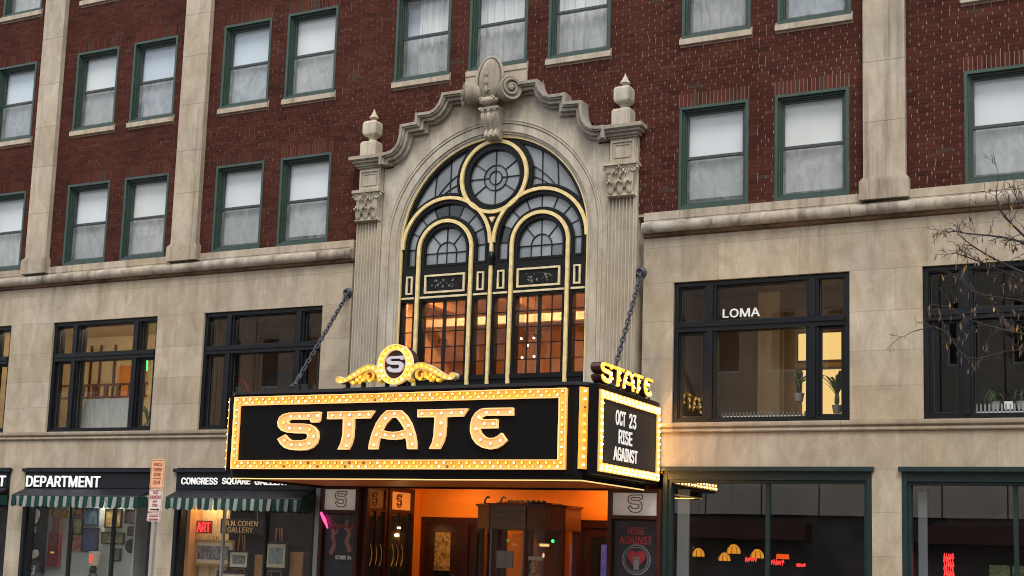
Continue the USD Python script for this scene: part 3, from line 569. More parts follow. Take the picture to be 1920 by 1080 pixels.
# cartouche between scrolls, on its console
kx = XC + 0.03
part(ps, 'cartouche_shield', cat([ball((kx + 0.0, -0.30, 10.235), 1.0, 3, (0.215, 0.13, 0.41)), (tube([(kx + 0.265 * math.cos(t), -0.30 - 0.02 * math.cos(2 * t), 10.225 + 0.455 * math.sin(t)) for t in np.linspace(0, 2 * PI, 49)], 0.03, 8)),
     ball((kx, -0.25, 10.22), 1.0, 2, (0.27, 0.10, 0.46))]), 'coping_stone', True)
part(ps, 'shield_relief', cat([ball((kx - 0.01, -0.435, 10.42 - 0.05 * k), 0.02 + 0.012 * (k % 3), 1, (1, 0.6, 1.3)) for k in range(9)] + [ball((kx - 0.05 + 0.03 * k, -0.44, 10.02 + 0.01 * (k % 2)), 0.022, 1, (1, 0.6, 1)) for k in range(5)]), 'coping_stone', True)
part(ps, 'shield_curl', cat([tube([(kx + q * 0.10 + 0.05 * (1 - t / 8) * math.cos(t) * q, -0.40, 9.86 + 0.05 * (1 - t / 8) * math.sin(t)) for t in np.linspace(0, 7, 22)], 0.016, 6) for q in (-1, 1)] + [ball((kx, -0.33, 9.85), 1, 2, (0.19, 0.10, 0.075))]), 'carved_stone', True)
for q in (-1, 1):
    ms_ = []
    prof = [(0.16, 0.0), (0.18, 0.1), (0.205, 0.24), (0.22, 0.30), (0.205, 0.335), (0.165, 0.32), (0.135, 0.30)]
    m = lathe(prof, (0, 0, 0), 28); v = m[0]
    v = np.c_[q * v[:, 2], v[:, 0], v[:, 1]]; f = m[1] if q > 0 else m[1][:, ::-1]
    ms_.append((v + np.array([kx + q * 0.22, -0.22, 10.015]), f))
    ms_.append(tube([(kx + q * (0.545 + 0.010 * t / 4), -0.22 + 0.178 * (1 - t / 13) * math.cos(t), 10.015 + 0.178 * (1 - t / 13) * math.sin(t)) for t in np.linspace(0.5, 11.5, 60)], 0.024, 6))
    ms_.append(ball((kx + q * 0.55, -0.22, 10.015), 0.055, 2))
    sm = cat(ms_); an_ = -q * math.radians(38); ca_, sa_ = math.cos(an_), math.sin(an_); pv = sm[0] - np.array([kx + q * 0.24, -0.22, 10.015])
    pv = np.c_[pv[:, 0] * ca_ - pv[:, 1] * sa_, pv[:, 0] * sa_ + pv[:, 1] * ca_, pv[:, 2]] + np.array([kx + q * 0.24, -0.20, 10.015])
    part(ps, 'cartouche_scroll', (pv, sm[1]), 'coping_stone', 50)
con = Polygon([(0.0, 9.74), (-0.30, 9.74), (-0.31, 9.69), (-0.285, 9.66), (-0.30, 9.60), (-0.27, 9.50), (-0.20, 9.42), (-0.17, 9.36), (-0.20, 9.29), (-0.19, 9.235), (-0.12, 9.20), (0.0, 9.20)])
def taper(m, z0, z1, w0, w1, cx):
    v = m[0].copy(); t = np.clip((v[:, 2] - z0) / (z1 - z0), 0, 1); v[:, 0] = cx + (v[:, 0] - cx) * (w0 + (w1 - w0) * t); return v, m[1]
part(ps, 'console', cat([taper(yz(con, kx - 0.17, kx + 0.17), 9.2, 9.7, 0.78, 1.05, kx)] + [taper(mv(yz(affinity.scale(con, 1.06, 0.93), kx + d - 0.028, kx + d + 0.028), y=-0.02), 9.2, 9.7, 0.78, 1.05, kx) for d in (-0.115, 0, 0.115)] + [bx(kx - 0.20, kx + 0.20, -0.34, 0.0, 9.70, 9.745)]), 'carved_stone', 40)

# the great window: black tracery, gilded mouldings, leaded lights
aw = node(B, 'arched_window')
O = Oshape(0.0); SC = 0.944; ZS, ZA, ZB = 7.33, 7.263, 4.86
def leg(cx, r, z): return unary_union([disc(cx, z, r), sbox(cx - r, 4.2, cx + r, z)])
gl = []
oc = disc(0, 8.55, 0.505); gl.append(('oculus', oc))
for s in (-1, 1):
    sp = disc(0, 7.40, 1.80).intersection(sbox(0 if s > 0 else -4, 7.5, 4 if s > 0 else 0, 10)).difference(disc(0, 8.55, 0.775)).difference(disc(s * SC, ZS, 1.01)).difference(sbox(-0.35, 7, 0.35, 10))
    gl.append(('span', sp))
    an = unary_union([disc(s * SC, ZS, 0.80), sbox(s * SC - 0.80, 7.02, s * SC + 0.80, ZS)]).intersection(sbox(-4, 7.02, 4, 10)).difference(leg(s * 0.957, 0.65, ZA))
    gl.append(('ring', an))
    gl.append(('small', leg(s * 0.957, 0.428, ZA).intersection(sbox(-4, 7.02, 4, 10))))
    gl.append(('low', sbox(s * 0.957 - 0.447, 4.94, s * 0.957 + 0.447, 6.33)))
    gl.append(('low', sbox(min(s * 1.605, s * 1.835), 4.94, max(s * 1.605, s * 1.835), 6.33)))
    gl.append(('low', sbox(min(s * 0.085, s * 0.325), 4.94, max(s * 0.085, s * 0.325), 6.33)))
glass_all = unary_union([g for _, g in gl])
part(aw, 'tracery', xz(U(O.difference(glass_all)), 0.055, 0.22), 'tracery_black')
part(aw, 'tracery_moulding', xz(U(unary_union([g.buffer(0.045).difference(g.buffer(0.015)) for k, g in gl]).intersection(O.buffer(-0.01))), 0.042, 0.06), 'tracery_black')
outer = O.difference(Oshape(-0.02))
golds = [('outer_gilt_moulding', outer), ('oculus_gilt_ring', circ_ring(0, 8.555, 0.688, 0.624))]
cent = unary_union([sbox(-0.028, 7.16, 0.028, 7.34), sbox(-0.028, 4.2, 0.028, 6.92)])
for s in (-1, 1):
    golds.append(('large_gilt_arch', circ_ring(s * SC, ZS, 0.940, 0.880).intersection(sbox(-4, ZS, 4, 10)).difference(disc(0, 8.555, 0.69) if False else Point(9, 9).buffer(0.1))))
    golds.append(('small_gilt_arch', leg(s * 0.957, 0.580, ZA).difference(leg(s * 0.957, 0.517, ZA))))
    golds.append(('gilt_bar', unary_union([sbox(s * 0.957 - 0.49, 6.385, s * 0.957 + 0.49, 6.42), sbox(min(s * 1.58, s * 1.84), 6.385, max(s * 1.58, s * 1.84), 6.42), sbox(min(s * 0.06, s * 0.34), 6.385, max(s * 0.06, s * 0.34), 6.42)])))
    golds.append(('panel_frame', sbox(s * 0.945 - 0.42, 6.475, s * 0.945 + 0.42, 6.82).difference(sbox(s * 0.945 - 0.385, 6.51, s * 0.945 + 0.385, 6.785))))
    for a_, b_ in ((0.135, 0.275), (1.62, 1.755)):
        q = sbox(min(s * a_, s * b_), 6.475, max(s * a_, s * b_), 6.815); golds.append(('panel_frame', q.difference(q.buffer(-0.03, join_style=2))))
golds.append(('centre_gilt_strip', cent))
golds.append(('gilt_drop', Polygon([(-0.06, 7.80), (0.06, 7.80), (0.0, 7.70)])))
done = Polygon()
for nm, g in golds:
    g = g.difference(done); done = done.union(g.buffer(0.001))
    if nm in ('panel_frame', 'gilt_bar'): part(aw, nm, xz(U(g), 0.022, 0.056), 'gold_trim')
    else: part(aw, nm, xz(U(g), 0.005, 0.056), 'gold_paint')
part(aw, 'centre_boss', cat([lathe([(0.02, 6.90), (0.06, 6.94), (0.035, 7.0), (0.075, 7.05), (0.05, 7.12), (0.02, 7.18)], (XC, 0.03, 0), 12)]), 'tracery_black', True)
relief = []
for s in (-1, 1):
    for k in range(26):
        relief.append(ball((XC + s * 0.945 + rng.uniform(-0.27, 0.27), 0.052, 6.645 + rng.uniform(-0.07, 0.07)), rng.uniform(0.008, 0.022), 0, (1, 0.5, rng.uniform(0.5, 2))))
part(aw, 'panel_relief', cat(relief), 'relief_grey', kind='stuff')
# leading and panes
def bars(lines, w, clip): return unary_union([LineString(l).buffer(w / 2, cap_style=2) for l in lines]).intersection(clip)
for k, (nm, g) in enumerate(gl):
    c0 = g.centroid.x; s = 1 if c0 > 0 else -1; L = []
    if nm == 'oculus':
        L = [arcp(0, 8.55, 0.235, 0, 360, 40), arcp(0, 8.55, 0.125, 0, 360, 30), [(0, 8.0), (0, 9.1)]] + [[(0.235 * math.cos(t), 8.55 + 0.235 * math.sin(t)), (0.6 * math.cos(t), 8.55 + 0.6 * math.sin(t))] for t in np.radians([35, 145, 215, 325])] + [[(q * 0.125, 8.55), (q * 0.6, 8.55)] for q in (-1, 1)]
    elif nm == 'span':
        L = [arcp(s * 0.35, 7.35, 1.22, 0, 180, 40), [(s * 0.95, 8.0), (s * 0.93, 8.9), (s * 0.86, 9.3)], [(s * 1.28, 8.0), (s * 1.24, 8.6), (s * 1.14, 9.2)], arcp(0, 7.4, 1.5, 20, 160, 40)]
    elif nm == 'ring':
        L = [[(s * SC + 0.5 * math.cos(t), ZS + 0.5 * math.sin(t)), (s * SC + 0.9 * math.cos(t), ZS + 0.9 * math.sin(t))] for t in np.radians(np.arange(0, 181, 22.5))]
    elif nm == 'small':
        cx = s * 0.957
        L = [arcp(cx, 7.23, 0.2, 0, 180, 24), [(cx - 0.2, 7.23), (cx - 0.2, 7.0)], [(cx + 0.2, 7.23), (cx + 0.2, 7.0)], [(cx, 7.0), (cx, 7.8)], [(cx - 0.5, 7.23), (cx + 0.5, 7.23)]] + [[(cx + 0.2 * math.cos(t), 7.23 + 0.2 * math.sin(t)), (cx + 0.5 * math.cos(t), 7.23 + 0.5 * math.sin(t))] for t in np.radians([48, 132])]
    else:
        L = [[(-3, z), (3, z)] for z in (6.06, 5.775, 5.49, 5.20)]
    br = bars(L, 0.017 if nm != 'low' else 0.015, g)
    wide = g.bounds[2] - g.bounds[0] > 0.6
    if nm == 'low' and wide:
        cx = s * 0.957; br = unary_union([br, sbox(cx - 0.032, 4.9, cx + 0.032, 6.4).intersection(g), sbox(cx - 0.247, 4.9, cx - 0.229, 6.4), sbox(cx + 0.229, 4.9, cx + 0.247, 6.4)]).intersection(g)
    for bp_ in polys(br): part(aw, 'leading', xz(U(bp_), 0.10, 0.13), 'lead')
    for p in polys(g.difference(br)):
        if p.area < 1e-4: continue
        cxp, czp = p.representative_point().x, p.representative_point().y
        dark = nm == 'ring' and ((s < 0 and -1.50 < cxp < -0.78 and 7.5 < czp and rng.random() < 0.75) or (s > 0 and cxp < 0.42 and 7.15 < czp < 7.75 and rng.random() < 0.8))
        mat = 'arch_glass' if nm == 'low' else ('dark_glass' if dark else 'frosted_sky_glass')
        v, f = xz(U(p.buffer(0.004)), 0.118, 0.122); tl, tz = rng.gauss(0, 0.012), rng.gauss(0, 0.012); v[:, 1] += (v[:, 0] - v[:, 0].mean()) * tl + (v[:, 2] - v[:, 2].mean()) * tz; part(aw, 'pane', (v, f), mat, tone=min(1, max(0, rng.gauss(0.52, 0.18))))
    if nm == 'low' and wide:
        part(aw, 'casement_ornament', cat([tube([(XC + s * 0.957 + q * 0.03, 0.09, 5.60), (XC + s * 0.957 + q * 0.06, 0.085, 5.63), (XC + s * 0.957 + q * 0.09, 0.085, 5.55)], 0.010, 5) for q in (-1, 1)]), 'lead')
part(aw, 'sill_rail', cat([bx(XC - 1.885, XC + 1.885, 0.03, 0.2, 4.855, 4.94), bx(XC - 1.885, XC + 1.885, -0.02, 0.05, 4.2, 4.70)]), 'tracery_black')
ar = room(XC - 2.2, XC + 2.2, 4.3, 6.62, 5.2, 'tan_ceiling', None)
hidden_tube_lamp(ar, XC - 2.0, XC + 2.0, 6.56, 'tube_arch', 0.42)
part(ar, 'duct_beam', bx(XC - 2.2, XC + 2.2, 1.35, 1.55, 6.10, 6.25), 'beam_grey')
part(ar, 'ceiling_beam', cat([bx(XC - 0.5 + k, XC - 0.3 + k, 0.5, 5.2, 6.45, 6.62) for k in (-1.4, 0.3, 1.9)]), 'tan_ceiling')
part(ar, 'picture', bx(XC + 1.45, XC + 1.75, 5.1, 5.19, 5.5, 6.0), 'board_grey')
part(ar, 'upper_void', cat([bx(XC - 2.3, XC + 2.3, 0.30, 0.34, 6.72, 9.6)]), 'dark_room')
for k, (dx, dz) in enumerate(((-0.20, 0.0), (-0.05, 0.1), (0.06, -0.02), (0.16, 0.12), (0.24, -0.1), (-0.12, -0.22), (0.10, -0.2))):
    part(ar, 'hanging_bulb', cat([ball((XC + dx + 0.25, 0.9 + 0.05 * k, 5.62 + dz), 0.022, 1)]), 'fairy_bulb')
    part(ar, 'bulb_cord', tube([(XC + dx + 0.25, 0.9 + 0.05 * k, 6.62), (XC + dx + 0.25, 0.9 + 0.05 * k, 5.65 + dz)], 0.004, 4), 'lead')

# ---------------------------------------------------------------- shop fronts
def shop_frame(x0, x1, ztop, mulls, mat, glass='shop_glass', zg=None, name='shop_window', yf=0.06, hw=0.032):
    w = node(B, name); zg = zg or ztop - 0.2
    part(w, 'frame', cat([ring(x0, x1, 0.0, ztop, 0.075, 0.0, 0.26, 0.5), ring(x0 + 0.075, x1 - 0.075, 0.5, zg, 0.05, yf, 0.24)]), mat)
    part(w, 'head', cat([bx(x0 + 0.05, x1 - 0.05, 0.015, 0.26, zg, ztop - 0.01), bx(x0 - 0.04, x1 + 0.04, -0.07, 0.05, ztop - 0.035, ztop + 0.035)]), mat)
    e = [x0 + 0.11] + [m for m in mulls] + [x1 - 0.11]
    for m in mulls: part(w, 'mullion', bx(m - hw, m + hw, yf + 0.04, 0.17, 0.5, zg), 'steel_grey' if m == -5.62 else mat)
    for p, q in zip(e[:-1], e[1:]): part(w, 'pane', quad(p, q, 0.15, 0.52, zg), glass)
    return w
shop_frame(3.43, 6.79, 3.27, [5.15], 'shop_green', zg=3.10)
shop_frame(7.235, 10.65, 3.27, [8.83], 'shop_green', zg=3.09)
shop_frame(-10.87, -7.335, 3.22, [-9.60, -8.43], 'fascia_black', zg=2.84)
shop_frame(-6.765, -3.36, 3.22, [-5.62, -4.60], 'fascia_black', zg=2.84, hw=0.02)
shop_frame(-14.9, -11.30, 3.22, [-13.0], 'fascia_black', zg=2.84)
shop_frame(-19.40, -15.46, 3.22, [-17.4], 'fascia_black', zg=2.84)
part(B, 'metal_jamb', bx(-3.40, -3.285, -0.01, 0.25, 0.0, 2.90), 'steel_grey')
rs = room(3.3, 6.9, 0.0, 3.25, 5.0, 'dark_room', 'brown_wall', None, 'dark_room'); part(rs, 'blind_edge', bx(3.60, 3.80, 0.26, 0.30, 0.5, 2.95), 'strip_grey')
part(rs, 'rear_counter', cat([bx(4.0, 6.6, 3.2, 3.8, 0, 1.1), bx(5.9, 6.3, 2.4, 2.7, 0, 1.5)]), 'booth_wood')
rs = room(7.1, 10.9, 0.0, 3.25, 4.0, 'dark_room', 'dark_room', None, 'dark_room'); part(rs, 'blind_edge', bx(7.43, 7.56, 0.26, 0.30, 0.5, 2.95), 'strip_grey')
part(rs, 'lit_screen', cat([quad(8.33, 8.63, 1.2, 1.0, 1.88), quad(8.66, 9.9, 1.25, 1.0, 1.88)]), 'art_olive'); part(rs, 'red_canopy', bx(7.6, 9.2, 2.0, 2.1, 2.52, 2.68), 'far_red')
room(-11.9, -7.2, 0.0, 2.86, 1.9, 'dark_room', 'display_white', ('lamp_white', [(-9.3, 0.7, 0.11), (-8.2, 0.7, 0.09)]))
room(-6.95, -3.25, 0.0, 2.86, 2.6, 'dark_room', 'dark_room', ('lamp_gallery', [(-6.2, 0.40, 0.09), (-5.3, 0.33, 0.075), (-4.5, 0.33, 0.06)]))
room(-14.8, -11.95, 0.0, 2.86, 2.0, 'dark_room'); room(-19.4, -15.4, 0.0, 2.86, 2.0, 'dark_room')

# entrance recess
en = node(B, 'entrance')
part(en, 'orange_back_wall', cat([bx(-2.45, 2.6, 2.05, 2.15, 2.46, 3.2), bx(-2.45, -2.28, 2.05, 2.15, 0, 2.46), bx(-0.45, 0.72, 2.05, 2.15, 0, 2.46), bx(0.72, 1.02, 2.05, 2.15, 0, 2.46), bx(1.95, 2.6, 2.05, 2.15, 0, 2.46)]), 'orange_wall')
[part(en, 'orange_side_wall', q, 'orange_wall') for q in (bx(2.40, 2.46, 0.30, 2.05, 0, 3.2), cat([bx(-2.42, -2.36, 1.70, 2.05, 0, 3.2), bx(-2.42, -2.36, 0.2, 1.7, 2.95, 3.2)]))]
for lx, ly in ((-1.15, 1.15), (1.75, 1.3), (0.4, 0.25)):
    part(en, 'recess_lamp', lathe([(0.02, 3.195), (0.11, 3.19), (0.11, 3.155), (0.02, 3.15)], (lx, ly, 0), 14), 'lamp_warm')
part(en, 'recess_ceiling', bx(-3.3, 3.45, 0.0, 2.1, 3.2, 3.26), 'orange_wall')
def door(x0, x1, z1, y, glassmat, label=None):
    d = node(B, 'entrance_door', label)
    part(d, 'door_frame', ring(x0, x1, 0.0, z1, 0.12, y - 0.02, y + 0.1), 'mahogany')
    part(d, 'door_leaf', cat([ring(x0 + 0.12, x1 - 0.12, 0.02, z1 - 0.12, 0.17, y + 0.02, y + 0.08, 0.5)]), 'mahogany')
    part(d, 'door_glass', bx(x0 + 0.28, x1 - 0.28, y + 0.045, y + 0.055, 0.5, z1 - 0.28), glassmat)
    part(d, 'handle', tube([(x1 - 0.2, y, 0.95), (x1 - 0.2, y - 0.05, 1.0), (x1 - 0.2, y - 0.05, 1.3), (x1 - 0.2, y, 1.35)], 0.012, 6), 'gilt')
door(-2.30, -1.36, 2.46, 2.05, 'dark_glass'); door(-1.36, -0.42, 2.46, 2.05, 'dark_glass'); door(1.02, 2.0, 2.44, 2.05, 'dark_glass')
part(en, 'back_plinth', bx(-2.4, 2.4, 2.1, 2.3, 0, 2.5), 'dark_room')

# poster cases beside the entrance
def case(name, x0, x1, z0, zt, y, label, letters, body):
    t = thing(name, label, 'poster case', ((x0 + x1) / 2, y, 0), group='poster cases flanking the entrance')
    part(t, 'frame', cat([ring(x0 - 0.07, x1 + 0.07, 0.3, zt + 0.05, 0.07, y - 0.06, y + 0.12), bx(x0, x1, y - 0.05, y + 0.12, 2.44, 2.50), bx(x0 - 0.07, x1 + 0.07, y + 0.12, y + 0.2, 0, zt + 0.05)]), 'mahogany')
    part(t, 'transom_panel', bx(x0, x1, y, y + 0.03, 2.50, zt), 'milk_panel')
    g = affinity.scale(SGLYPH, 0.27, 0.30, origin=(0, 0)); g = affinity.translate(g, (x0 + x1) / 2 - 0.0, (2.50 + zt) / 2)
    part(t, 'letter_s', xz(g.difference(g.buffer(-0.014)), y - 0.008, y + 0.001), letters)
    part(t, 'poster', bx(x0 + 0.03, x1 - 0.03, y + 0.02, y + 0.03, 0.9, 2.41), 'poster_dark')
    part(t, 'glass', quad(x0, x1, y - 0.01, 0.85, 2.44), 'arch_glass')
    body(t, x0, x1, y); return t

LET = {'S':[(-1.48,4.004),(-2.098,4.0),(-2.216,3.978),(-2.291,3.93),(-2.329,3.841),(-2.303,3.762),(-2.233,3.703),(-2.124,3.672),(-1.981,3.661),(-1.768,3.656),(-1.72,3.638),(-1.709,3.595),(-1.738,3.556),(-1.831,3.542),(-2.032,3.542),(-2.106,3.584),(-2.16,3.638),(-2.308,3.566),(-2.243,3.482),(-2.155,3.418),(-2.034,3.386),(-1.88,3.378),(-1.727,3.382),(-1.613,3.42),(-1.53,3.492),(-1.501,3.588),(-1.519,3.685),(-1.587,3.758),(-1.684,3.803),(-1.802,3.815),(-2.086,3.82),(-2.121,3.848),(-2.102,3.88),(-2.055,3.887),(-1.677,3.881),(-1.656,3.834),(-1.528,3.832),(-1.495,3.859)],'T':[(-1.341,4.001),(-0.446,4.004),(-0.54,3.881),(-0.832,3.882),(-0.829,3.734),(-0.832,3.582),(-0.86,3.477),(-0.911,3.387),(-1.11,3.388),(-1.058,3.479),(-1.031,3.603),(-1.028,3.737),(-1.03,3.883),(-1.34,3.881)],'A':[(-0.214,4.005),(0.038,4.003),(0.146,3.919),(0.238,3.796),(0.311,3.627),(0.344,3.488),(0.349,3.387),(0.193,3.388),(0.159,3.571),(0.056,3.544),(-0.053,3.535),(-0.184,3.543),(-0.331,3.571),(-0.352,3.493),(-0.364,3.389),(-0.524,3.388),(-0.513,3.494),(-0.471,3.645),(-0.402,3.805),(-0.314,3.922)],'hole':[(-0.136,3.886),(-0.032,3.886),(0.054,3.798),(0.13,3.694),(0.028,3.668),(-0.081,3.659),(-0.191,3.67),(-0.293,3.692),(-0.23,3.793)],'T2':[(0.352,4.004),(1.242,4.006),(1.154,3.884),(0.862,3.884),(0.863,3.732),(0.854,3.585),(0.827,3.493),(0.768,3.388),(0.587,3.389),(0.637,3.485),(0.659,3.596),(0.663,3.734),(0.662,3.884),(0.354,3.885)],'E':[(2.014,4.005),(2.021,3.886),(1.534,3.891),(1.494,3.874),(1.477,3.837),(1.761,3.836),(1.763,3.698),(1.455,3.695),(1.483,3.633),(1.547,3.574),(1.619,3.546),(1.71,3.55),(1.779,3.58),(1.836,3.625),(1.927,3.512),(1.854,3.445),(1.756,3.392),(1.635,3.377),(1.513,3.402),(1.408,3.462),(1.338,3.544),(1.3,3.644),(1.296,3.744),(1.321,3.854),(1.379,3.939),(1.459,3.992),(1.54,4.007)],}
LB = [(-2.052,3.938),(-1.874,3.938),(-1.698,3.94),(-1.523,3.942),(-2.195,3.84),(-2.069,3.742),(-1.856,3.735),(-1.661,3.715),(-1.578,3.603),(-1.664,3.483),(-1.838,3.465),(-2.009,3.466),(-2.151,3.542),(-1.24,3.94),(-1.074,3.944),(-0.903,3.943),(-0.717,3.943),(-0.543,3.949),(-0.9,3.788),(-0.901,3.606),(-0.943,3.445),(-0.063,3.948),(-0.226,3.878),(-0.333,3.752),(-0.375,3.614),(-0.417,3.455),(-0.215,3.612),(-0.061,3.594),(0.095,3.615),(0.252,3.618),(0.286,3.465),(0.202,3.754),(0.099,3.877),(0.441,3.94),(0.617,3.941),(0.786,3.943),(0.964,3.942),(1.141,3.948),(0.787,3.788),(0.785,3.604),(0.739,3.443),(1.573,3.94),(1.776,3.937),(1.977,3.938),(1.448,3.87),(1.549,3.764),(1.697,3.762),(1.404,3.689),(1.493,3.523),(1.667,3.464),(1.832,3.508)]
_s = Polygon(LET['S']); _b = _s.bounds
SGLYPH = affinity.scale(affinity.translate(_s, -(_b[0] + _b[2]) / 2, -(_b[1] + _b[3]) / 2), 1 / (_b[2] - _b[0]), 1 / (_b[3] - _b[1]), origin=(0, 0))
def pb_rise(t, x0, x1, y):
    part(t, 'print', text('RISE', x0 + 0.27, x1 - 0.23, 2.19, 2.31, y + 0.02, 0.004), 'poster_red'); part(t, 'print', text('AGAINST', x0 + 0.12, x1 - 0.10, 2.03, 2.16, y + 0.02, 0.004), 'poster_red')
    cx, cz = (x0 + x1) / 2 + 0.03, 1.78
    part(t, 'print', xz(unary_union([circ_ring(cx, cz, 0.25, 0.228), circ_ring(cx, cz, 0.21, 0.195)]), y + 0.016, y + 0.02), 'poster_grey')
    heart = unary_union([disc(cx - 0.075, cz + 0.06, 0.085), disc(cx + 0.075, cz + 0.06, 0.085), Polygon([(cx - 0.158, cz + 0.04), (cx + 0.158, cz + 0.04), (cx, cz - 0.17)])])
    part(t, 'print', xz(heart, y + 0.012, y + 0.0155), 'poster_red')
    fist = unary_union([sbox(cx - 0.04 + 0.0, cz - 0.17, cx + 0.05, cz + 0.0)] + [disc(cx - 0.045 + 0.03 * k, cz + 0.03, 0.02) for k in range(4)])
    part(t, 'print', xz(fist, y + 0.007, y + 0.0115), 'poster_grey')
def pb_oct(t, x0, x1, y):
    part(t, 'print', text('OCTOBER', x0 + 0.28, x1 - 0.20, 1.60, 1.67, y + 0.02, 0.004), 'white_paint'); part(t, 'print', text('24', x1 - 0.17, x1 - 0.08, 1.60, 1.67, y + 0.02, 0.004), 'white_paint')
    fig = []
    for dx, dz, s in ((0.20, 2.02, 1), (0.56, 2.08, -1)):
        fig += [LineString([(x0 + dx, dz), (x0 + dx + 0.05 * s, dz - 0.15), (x0 + dx - 0.02 * s, dz - 0.30)]).buffer(0.045), LineString([(x0 + dx, dz), (x0 + dx + 0.11 * s, dz + 0.1), (x0 + dx + 0.05 * s, dz + 0.22)]).buffer(0.022), disc(x0 + dx, dz + 0.09, 0.045)]
    part(t, 'print', xz(unary_union(fig), y + 0.016, y + 0.02), 'poster_skin')
    part(t, 'print', xz(sbox(x0 + 0.23, 2.17, x1 - 0.05, 2.23).difference(unary_union([sbox(x0 + 0.28 + 0.06 * k, 2.1, x0 + 0.295 + 0.06 * k, 2.3) for k in range(8)])), y + 0.016, y + 0.02), 'poster_red')
case('poster_case', -3.20, -2.49, 0.9, 2.90, 0.0, 'dark poster case with a white lettered panel left of the entrance, next to the gallery', 'booth_wood', pb_oct)
case('poster_case', 2.56, 3.35, 0.9, 2.89, 0.0, 'dark poster case with a red heart poster right of the entrance under the marquee', 'booth_wood', pb_rise)
nt = solo('neon_tube', cat([tube([(-3.23, -0.07, 2.45), (-3.15, -0.07, 2.33), (-3.06, -0.07, 2.16)], [0.02, 0.035, 0.012], 6)]), 'neon_pink', 'slanting pink and violet neon streak across the poster left of the entrance', 'neon light')

# side wall of the recess: two lettered bays
for k, (a, b, lab) in enumerate(((0.16, 0.68, 'dim wooden display bay with a lettered panel on the left side of the entrance'), (0.92, 1.66, 'orange lit glazed bay with a lettered panel nearest the back wall of the entrance'))):
    t = thing('display_bay', lab, 'display case', (-2.35, (a + b) / 2, 0), group='lettered bays along the entrance side')
    part(t, 'frame', cat([bx(-2.40, -2.30, a - 0.10, a, 0, 2.98), bx(-2.40, -2.30, b, b + 0.09, 0, 2.98), bx(-2.40, -2.31, a, b, 2.90, 2.98), bx(-2.40, -2.31, a, b, 2.50, 2.56), bx(-2.40, -2.31, a, b, 0, 1.0), bx(-2.40, -2.32, (a + b) / 2 - 0.02, (a + b) / 2 + 0.02, 1.0, 2.5)]), 'mahogany')
    part(t, 'transom_panel', bx(-2.39, -2.345, a, b, 2.56, 2.90), 'lit_milk_panel' if k else 'shaded_milk_panel')
    g = affinity.translate(affinity.scale(SGLYPH, 0.20, 0.26, origin=(0, 0)), (a + b) / 2 - 0.05, 2.73)
    part(t, 'letter_s', yz(g.difference(g.buffer(-0.022)), -2.346, -2.338), 'mahogany')
    part(t, 'glass', bx(-2.355, -2.35, a, b, 1.0, 2.5), 'dark_glass')
    if k: part(t, 'lamp_bulb', cat([ball((-2.33, a + 0.36, 2.22), 0.02, 1), ball((-2.33, a + 0.28, 2.08), 0.025, 1)]), 'lamp_warm')
    part(t, 'ornament', cat([tube(spl([(-2.33, a + 0.1 + 0.17 * j, 1.9), (-2.325, a + 0.16 + 0.17 * j, 1.7), (-2.33, a + 0.1 + 0.17 * j, 1.5)], 8), 0.01, 5) for j in range(3)]), 'gilt')

# ---------------------------------------------------------------- the marquee
MQ = thing('theatre_marquee', 'black theatre marquee with lit bulb borders and glowing STATE lettering over the entrance', 'marquee', (-0.1, 0, 2.9))
plan = Polygon([(-3.50, 0.0), (-3.50, -2.42), (-3.27, -2.67), (3.0, -2.67), (3.21, -2.48), (3.21, 0.0)])
part(MQ, 'body', xy(plan, 3.0, 4.335), 'sign_black')
part(MQ, 'top_trim', xy(plan.buffer(0.03, join_style=2).difference(plan.buffer(-0.06, join_style=2)).intersection(sbox(-5, -5, 5, -0.01)), 4.335, 4.385), 'metal_black')
under = sbox(-3.24, -2.66, 3.13, -0.005)
part(MQ, 'soffit', xy(under.buffer(-0.031, join_style=2), 2.94, 3.0), 'soffit_dark')
part(MQ, 'soffit_skirt', xy(under.difference(under.buffer(-0.03, join_style=2)), 2.905, 2.999), 'sign_black')
part(MQ, 'soffit_tube', bx(-3.1, 3.0, -2.62, -2.605, 2.912, 2.926), 'tube_amber')  # added tube, unseen behind the skirt, to light the soffit
strip = under.buffer(0.014, join_style=2).difference(under.buffer(0.002, join_style=2)).intersection(sbox(-4, -4, 4, -0.10))
part(MQ, 'light_strip', xy(strip, 2.908, 2.926), 'strip_led')
SOCK_SHADE = []
def bulb(name, c, r=0.017, mat=None, p=None):
    m = mat or rng.choices(['bulb_yellow', 'bulb_off', 'bulb_dim', 'bulb_warm'], [0.50, 0.04, 0.12, 0.34])[0]
    if name in ('border_bulb', 'letter_bulb'):
        q = lathe([(0.0165, 0), (0.0235, 0), (0.0235, 0.014), (0.0165, 0.014)], (0, 0, 0), 10); SOCK_SHADE.append((np.c_[q[0][:, 0], -q[0][:, 2], q[0][:, 1]] + np.array([c[0], c[1] + 0.016, c[2]]), q[1]))
    part(p or MQ, name, ball(c, r, 1), m, True)
